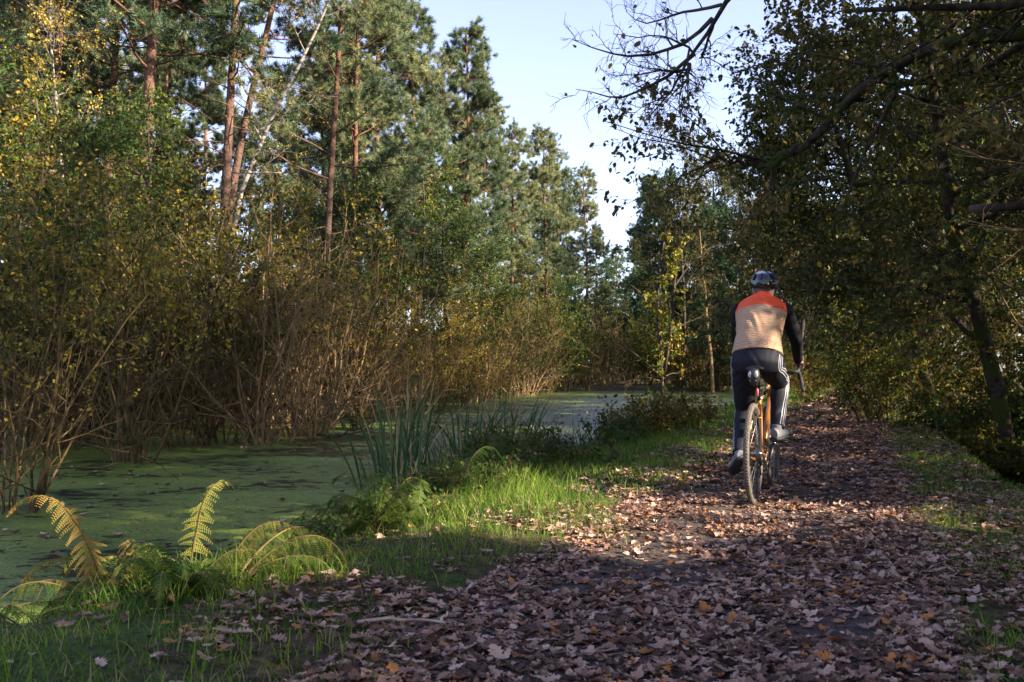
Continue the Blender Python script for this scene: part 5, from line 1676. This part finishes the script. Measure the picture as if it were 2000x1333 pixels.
# drivetrain
b = Buf()
lathe_x(b, [(.065, .040), (.088, .040), (.088, .044), (.065, .044)], BBp, 44)
for k in range(4):
    a = k * PI / 2 + .5; seg(b, BBp + [.043, 0, 0], BBp + [.042, .07 * math.cos(a), .07 * math.sin(a)], .007, .005, 6)
cr = b.build('crankset', M['rim'], bike, True)
TH = R(40)
pedL = BBp + np.array([-.095, -.17 * math.sin(TH), -.17 * math.cos(TH)])
pedR = BBp + np.array([.095, .17 * math.sin(TH), .17 * math.cos(TH)])
for s, pp in ((-1, pedL), (1, pedR)):
    b = Buf(); seg(b, BBp + [s * .055, 0, 0], np.array([s * .072, pp[1], pp[2]]), .013, .010, 10); b.build('crank_arm', M['black'], cr, True)
    b = Buf(); seg(b, [s * .07, pp[1], pp[2]], [s * .175, pp[1], pp[2]], .007)
    for dy in (-.03, .03): seg(b, [s * .09, pp[1] + dy, pp[2]], [s * .17, pp[1] + dy, pp[2]], .008, .008, 8)
    for dx in (.09, .17): seg(b, [s * dx, pp[1] - .03, pp[2]], [s * dx, pp[1] + .03, pp[2]], .008, .008, 8)
    b.build('pedal', M['black'], cr, True)
b = Buf()
for i, r in enumerate(np.linspace(.07, .028, 9)): lathe_x(b, [(.018, .022 + i * .0036), (r, .022 + i * .0036), (r, .024 + i * .0036), (.018, .024 + i * .0036)], RA, 28)
b.build('cassette', M['steel'], bike)
b = Buf()
up_ = np.array([(.042, .43, .363), (.036, .2, .395), (.036, 0, .405)]); tubes(b, up_, np.full(3, .0035), 5)
lo_ = np.array([(.042, .43, .187), (.040, .2, .20), (.038, .03, .20)]); tubes(b, lo_, np.full(3, .0035), 5)
b.build('chain', M['steel'], bike)
b = Buf()
seg(b, [.052, -.005, .33], [.050, .01, .27], .012, .010, 8)
for (y, z) in ((.012, .268), (.02, .20)): lathe_x(b, [(.004, .034), (.024, .034), (.024, .040), (.004, .040)], (0, y, z), 20)
seg(b, [.044, .012, .268], [.044, .02, .20], .008, .008, 6)
b.build('rear_derailleur', M['black'], bike, True)

# ---- rider
rider = empty('person', (BX, BY, BZ), -R(HEAD), 'cyclist in tan and orange quilted vest, striped dark trousers and black helmet, riding away', 'person')


def loft(buf, pts, rx, ry, n=20, K=None, lat=(1, 0, 0)):
    pts = np.asarray(pts, float); rx = np.asarray(rx, float); ry = np.asarray(ry, float)
    K = K or len(pts) * 4
    q = np.linspace(0, len(pts) - 1, K)
    C = spline(pts, K)
    a_ = np.interp(q, np.arange(len(pts)), rx); b_ = np.interp(q, np.arange(len(pts)), ry)
    T = nrm(np.gradient(C, axis=0)); lat = np.asarray(lat, float)
    A = nrm(lat[None] - T * (T @ lat)[:, None]); B = np.cross(T, A)
    an = np.arange(n) * 2 * PI / n
    V = C[:, None] + A[:, None] * np.cos(an)[None, :, None] * a_[:, None, None] + B[:, None] * np.sin(an)[None, :, None] * b_[:, None, None]
    V = V.reshape(-1, 3)
    i = np.arange(K - 1)[:, None] * n; j = np.arange(n)[None]; j2 = (j + 1) % n
    F = np.stack([i + j, i + j2, i + n + j2, i + n + j], -1).reshape(-1, 4)
    o = buf.n
    buf.add(V, F)
    for ring in (np.arange(n)[::-1], (K - 1) * n + np.arange(n)):
        buf.L.append(ring + o); buf.T.append(np.array([n])); buf.M.append(np.array([0])); buf.C.append(np.array([.5])); buf.V.append(np.zeros((0, 3)))


def remesh(buf, name, mats, parent, voxel=.008, smooth=6, fold=0.0):
    o = buf.build('tmp', mats)
    md = o.modifiers.new('r', 'REMESH'); md.mode = 'VOXEL'; md.voxel_size = voxel
    ms = o.modifiers.new('s', 'SMOOTH'); ms.factor = .5; ms.iterations = smooth
    dg = bpy.context.evaluated_depsgraph_get(); dg.update()
    me = bpy.data.meshes.new_from_object(o.evaluated_get(dg))
    me.name = name
    old = o.data; bpy.data.objects.remove(o); bpy.data.meshes.remove(old)
    if fold > 0:
        n = len(me.vertices); co = np.empty(n * 3, np.float32); me.vertices.foreach_get('co', co); co = co.reshape(-1, 3)
        no = np.empty(n * 3, np.float32); me.vertices.foreach_get('normal', no); no = no.reshape(-1, 3)
        f = np.sin(co[:, 2] * 62 + 5 * np.sin(co[:, 0] * 21) + 3 * np.sin(co[:, 1] * 17)) * (.5 + .5 * np.sin(co[:, 0] * 33 + co[:, 2] * 19 + co[:, 1] * 11))
        co += no * (f * fold)[:, None]
        me.vertices.foreach_set('co', co.ravel())
    me.polygons.foreach_set('use_smooth', np.ones(len(me.polygons), bool))
    me.materials.clear()
    for m in (mats if isinstance(mats, list) else [mats]): me.materials.append(m)
    me.update()
    return link_mesh(name, me, parent)


def ik(a, c, l1, l2, pole):
    a = np.asarray(a, float); c = np.asarray(c, float); d = c - a; L = np.linalg.norm(d); L = min(L, l1 + l2 - 1e-4); u = d / np.linalg.norm(d)
    x = (l1 * l1 - l2 * l2 + L * L) / (2 * L); h = math.sqrt(max(l1 * l1 - x * x, 0))
    p = np.asarray(pole, float); p = nrm(p - u * np.dot(p, u))
    return a + u * x + p * h


hipL = np.array([-.095, .215, .965]); hipR = np.array([.095, .215, .965])
ballL = pedL + np.array([-.038, .0, .018]); ballR = pedR + np.array([.022, .0, .018])
ankL = ballL + np.array([0, -.115, .150]); ankR = ballR + np.array([0, -.155, .070])
knL = ik(hipL, ankL, .42, .42, (-.06, 1, .2)); knR = ik(hipR, ankR, .42, .42, (.02, 1, .2))
shL = np.array([-.165, .485, 1.395]); shR = np.array([.165, .485, 1.395])
wrL = np.array([-.208, .975, 1.005]); wrR = np.array([.208, .975, 1.005])
elL = ik(shL, wrL, .335, .30, (-.75, -.3, -.8)); elR = ik(shR, wrR, .335, .30, (.85, -.3, -.8))
HC = np.array([-.004, .600, 1.555]); YAW = R(28)
hx = np.array([math.cos(YAW), math.sin(YAW), 0]); hy = np.array([-math.sin(YAW), math.cos(YAW), 0]); hz = np.array([0, 0, 1.0])
hp = lambda x, y, z: HC + hx * x + hy * y + hz * z


def eball(buf, c, r, X=hx, Y=hy, Z=hz, sg=18, rg=12):
    V = []
    for i in range(rg + 1):
        th = PI * i / rg
        for j in range(sg):
            ph = 2 * PI * j / sg
            V.append(c + X * r[0] * math.sin(th) * math.cos(ph) + Y * r[1] * math.sin(th) * math.sin(ph) + Z * r[2] * math.cos(th))
    F = [(i * sg + j, (i + 1) * sg + j, (i + 1) * sg + (j + 1) % sg, i * sg + (j + 1) % sg) for i in range(rg) for j in range(sg)]
    buf.add(V, F)


sb = Buf()
# torso and neck core
loft(sb, [(0, .205, .94), (0, .25, 1.08), (0, .34, 1.22), (0, .44, 1.35), (0, .50, 1.42)], [.14, .13, .14, .15, .10], [.09, .085, .10, .10, .07])
loft(sb, [(0, .50, 1.41), (0, .55, 1.47), HC + [0, .0, -.05]], [.062, .056, .055], [.062, .056, .058], 16)
eball(sb, hp(0, -.005, .02), (.074, .095, .098)); eball(sb, hp(0, .035, -.045), (.056, .060, .068))
eball(sb, hp(0, .068, -.085), (.030, .026, .024)); eball(sb, hp(0, .098, -.018), (.013, .022, .020)); eball(sb, hp(0, .088, .006), (.010, .016, .028))
eball(sb, hp(0, .084, -.058), (.024, .012, .007)); eball(sb, hp(0, .084, -.068), (.021, .011, .007)); eball(sb, hp(0, .080, .028), (.048, .014, .010))
for s in (-1, 1): eball(sb, hp(s * .078, -.002, -.012), (.009, .018, .031)); eball(sb, hp(s * .045, .062, -.025), (.022, .024, .024))
for (h, k, a, sh, e, w) in ((hipL, knL, ankL, shL, elL, wrL), (hipR, knR, ankR, shR, elR, wrR)):
    loft(sb, [h, h * .5 + k * .5, k, k * .6 + a * .4, a], [.070, .062, .050, .046, .034], [.070, .062, .050, .050, .036], 14)
    loft(sb, [sh, sh * .5 + e * .5, e, e * .5 + w * .5, w], [.044, .040, .034, .032, .023], [.044, .040, .034, .030, .020], 14)
# hands closed over the brake hoods: palm, four bent fingers, thumb
for s, w in ((-1, wrL), (1, wrR)):
    pc = w + np.array([s * .004, .045, -.008])
    loft(sb, [w, pc, w + np.array([0, .085, -.012])], [.022, .038, .036], [.018, .016, .013], 12)
    for i, (ox_, ln) in enumerate([(-.026, .9), (-.009, 1.0), (.009, .95), (.026, .78)]):
        k0 = w + np.array([ox_, .080, -.010])
        out = s
        loft(sb, [k0, k0 + np.array([.004 * out, .026 * ln, -.012]), k0 + np.array([.004 * out, .034 * ln, -.036 * ln]), k0 + np.array([.0, .020 * ln, -.056 * ln])], [.0095, .009, .0085, .007], [.0095, .009, .0085, .007], 8)
    t0_ = w + np.array([-s * .028, .035, -.010])
    loft(sb, [t0_, t0_ + np.array([-s * .014, .022, -.014]), t0_ + np.array([-s * .006, .046, -.030])], [.012, .011, .008], [.012, .011, .008], 8)
body = remesh(sb, 'body', M['skin'], rider, .0062, 3)
for s in (-1, 1):
    b = Buf(); ball(b, hp(s * .032, .079, .006), .0115, 12, 8); e_ = b.build('eye', M['light'], rider, True)
    b = Buf(); ball(b, hp(s * .032, .0885, .006), (.005, .004, .005), 10, 6); b.build('pupil', M['black'], e_, True)
# hair below the helmet
hb_ = Buf()
eball(hb_, hp(0, -.022, .012), (.080, .088, .088)); eball(hb_, hp(0, -.062, -.035), (.058, .036, .048))
hair = remesh(hb_, 'hair', M['hair'], rider, .006, 3)
# trousers
tb = Buf()
loft(tb, [(0, .19, .915), (0, .195, .97), (0, .225, 1.04), (0, .262, 1.115)], [.150, .186, .184, .170], [.095, .135, .125, .115], 28)
for (h, k, a) in ((hipL, knL, ankL), (hipR, knR, ankR)):
    loft(tb, [h + np.array([0, 0, .02]), h * .7 + k * .3, h * .3 + k * .7, k, k * .7 + a * .3, k * .35 + a * .65, a + np.array([0, .0, .015])],
         [.096, .092, .078, .070, .066, .058, .050], [.100, .094, .080, .072, .070, .060, .052], 22)
tro = remesh(tb, 'trousers', M['navy'], rider, .0075, 5, .0022)
# three stripes down each leg
me_ = tro.data
bv = BVHTree.FromPolygons([v.co.copy() for v in me_.vertices], [tuple(p.vertices) for p in me_.polygons])
for s, (h, k, a) in ((-1, (hipL, knL, ankL)), (1, (hipR, knR, ankR))):
    path = spline([(s * .11, .22, 1.03), h + np.array([s * .01, 0, .0]), h * .5 + k * .5, k, k * .5 + a * .5, a + np.array([0, 0, .03])], 60)
    T = nrm(np.gradient(path, axis=0))
    for j in (-1, 0, 1):
        L_ = []
        for i in range(60):
            phi = R(38 if s > 0 else 24)
            base_d = np.array([s * math.cos(phi), -math.sin(phi), 0.0])
            dvec = nrm(base_d - T[i] * np.dot(base_d, T[i]))
            side_ = nrm(np.cross(dvec, T[i]))
            row = []
            for o_ in (-.0036, .0036):
                org = path[i] + side_ * (j * .0185 + o_) + dvec * .25
                hit = bv.ray_cast(Vector(org), Vector(-dvec), .3)
                row.append(np.array(hit[0]) + dvec * .0022 if hit[0] is not None else None)
            L_.append(row)
        V = []; F = []
        prev = None
        for row in L_:
            if row[0] is None or row[1] is None: prev = None; continue
            idx = len(V); V += [row[0], row[1]]
            if prev is not None and np.linalg.norm(V[prev] - V[idx]) < .06: F.append((prev, prev + 1, idx + 1, idx))
            prev = idx
        b = Buf(); b.add(V, F); b.build('stripe', M['stripe'], tro, True)
b = Buf(); ball(b, (-.135, .075, 1.02), (.006, .004, .004), 8, 6)
# jacket
jb = Buf()
loft(jb, [(0, .215, 1.0), (0, .235, 1.06), (0, .34, 1.22), (0, .43, 1.345), (0, .49, 1.41), (0, .53, 1.465), (0, .548, 1.49)], [.150, .155, .145, .165, .155, .080, .064], [.10, .105, .10, .108, .09, .072, .064], 24)
for (sh, e, w) in ((shL, elL, wrL), (shR, elR, wrR)):
    loft(jb, [sh + np.array([0, -.01, .0]), sh * .6 + e * .4, e, e * .5 + w * .5, w], [.062, .058, .050, .043, .032], [.066, .058, .050, .042, .030], 18)
remesh(jb, 'jacket', M['sleeve'], rider, .0075, 5, .003)
# vest with orange yoke
vb = Buf()
loft(vb, [(0, .218, 1.045), (0, .245, 1.10), (0, .29, 1.17), (0, .36, 1.265), (0, .43, 1.355), (0, .482, 1.415), (0, .520, 1.455), (0, .548, 1.492)],
     [.186, .176, .163, .172, .190, .178, .112, .070], [.132, .124, .116, .120, .126, .106, .084, .070], 30, 44)
vest = remesh(vb, 'vest', [M['vest'], M['yoke']], rider, .006, 4, .0034)
vm = vest.data
cen = np.empty(len(vm.polygons) * 3, np.float32); vm.polygons.foreach_get('center', cen); cen = cen.reshape(-1, 3)
vm.polygons.foreach_set('material_index', (cen[:, 2] > 1.424 - 1.6 * cen[:, 0] ** 2 - .02 * np.abs(cen[:, 0]) + .004 * np.sin(cen[:, 0] * 40)).astype(np.int32))
# shoes
for s, (ank, bal) in ((-1, (ankL, ballL)), (1, (ankR, ballR))):
    fdir = nrm(np.array([s * .05, bal[1] - ank[1], (bal[2] + .03) - (ank[2] - .055)])); lat = np.array([1.0, 0, 0]); upv = nrm(np.cross(lat, fdir)); 
    if upv[2] < 0: upv = -upv
    heel = ank - upv * .055 - fdir * .055
    q = lambda f, u: heel + fdir * f + upv * u
    b = Buf(); loft(b, [q(-.005, .035), q(.05, .042), q(.11, .04), q(.18, .030), q(.235, .022), q(.262, .018)], [.030, .037, .042, .046, .038, .016], [.042, .050, .044, .032, .022, .012], 18)
    loft(b, [q(.035, .03), q(.045, .075), q(.05, .10)], [.034, .038, .038], [.036, .042, .044], 14)
    sh_ = remesh(b, 'shoe', M['shoe'], rider, .005, 3)
    b = Buf(); loft(b, [q(-.016, .004), q(.05, .0), q(.11, .002), q(.18, -.001), q(.24, .004), q(.272, .012)], [.034, .040, .040, .050, .042, .016], [.016, .020, .016, .014, .013, .008], 18)
    remesh(b, 'sole', M['sole'], sh_, .005, 2)
# helmet
seg_n, rg = 48, 18
V = []; F = []
for i in range(rg + 1):
    th = (PI * .60) * i / rg
    for j in range(seg_n):
        ph = 2 * PI * j / seg_n
        rear = max(0, -math.sin(ph))
        t2 = th * (1 + .10 * rear * (i / rg))
        rid = 1 + .045 * math.cos(ph * 2 * 4 + 0) * math.sin(t2) ** 2 * (1 if i < rg - 3 else .2) 
        x = .103 * math.sin(t2) * math.cos(ph) * rid; y = .132 * math.sin(t2) * math.sin(ph) * rid; z = .098 * math.cos(t2) * (1.0)
        V.append(hp(x, y - .006, z + .040))
for i in range(rg):
    for j in range(seg_n): F.append((i * seg_n + j, (i + 1) * seg_n + j, (i + 1) * seg_n + (j + 1) % seg_n, i * seg_n + (j + 1) % seg_n))
b = Buf(); V = np.array(V); F = np.array(F)
cz = V[F].mean(1)
vent = np.zeros(len(F), int)
loc = (cz - HC); lx = loc @ hx; ly = loc @ hy; lz = loc[:, 2]
vent[(lz > .112) & (np.abs(lx) > .012) & (np.abs(lx) < .07)] = 1
for mi in (0, 1): b.add(V, F[vent == mi], mi)
helm = b.build('helmet', [M['helmet'], M['hwhite']], rider, True)
sm = helm.modifiers.new('thick', 'SOLIDIFY'); sm.thickness = .016; sm.offset = -1
b = Buf()
for ph in (-1.25, -.6, .6, 1.25, PI - .6, PI + .6, PI):     # dark vent slots
    pts = []
    for th in np.linspace(.75, 1.35, 8):
        a = ph - PI / 2
        pts.append(hp(.106 * math.sin(th) * math.cos(a), .136 * math.sin(th) * math.sin(a) - .006, .100 * math.cos(th) + .040))
    b = Buf(); tubes(b, np.array(pts), np.array([.002, .006, .009, .010, .010, .009, .006, .002]), 8); b.build('vent', M['black'], helm, True)
b = Buf(); ball(b, hp(-.012, -.137, .028), .0065); b.build('dial', M['yellow'], helm, True)
b = Buf()
for s in (-1, 1): tubes(b, np.array([hp(s * .086, .02, .0), hp(s * .078, .03, -.06), hp(s * .03, .055, -.115)]), np.full(3, .005), 6); tubes(b, np.array([hp(s * .086, -.03, .0), hp(s * .078, .02, -.05)]), np.full(2, .004), 6)
b.build('strap', M['black'], helm, True)
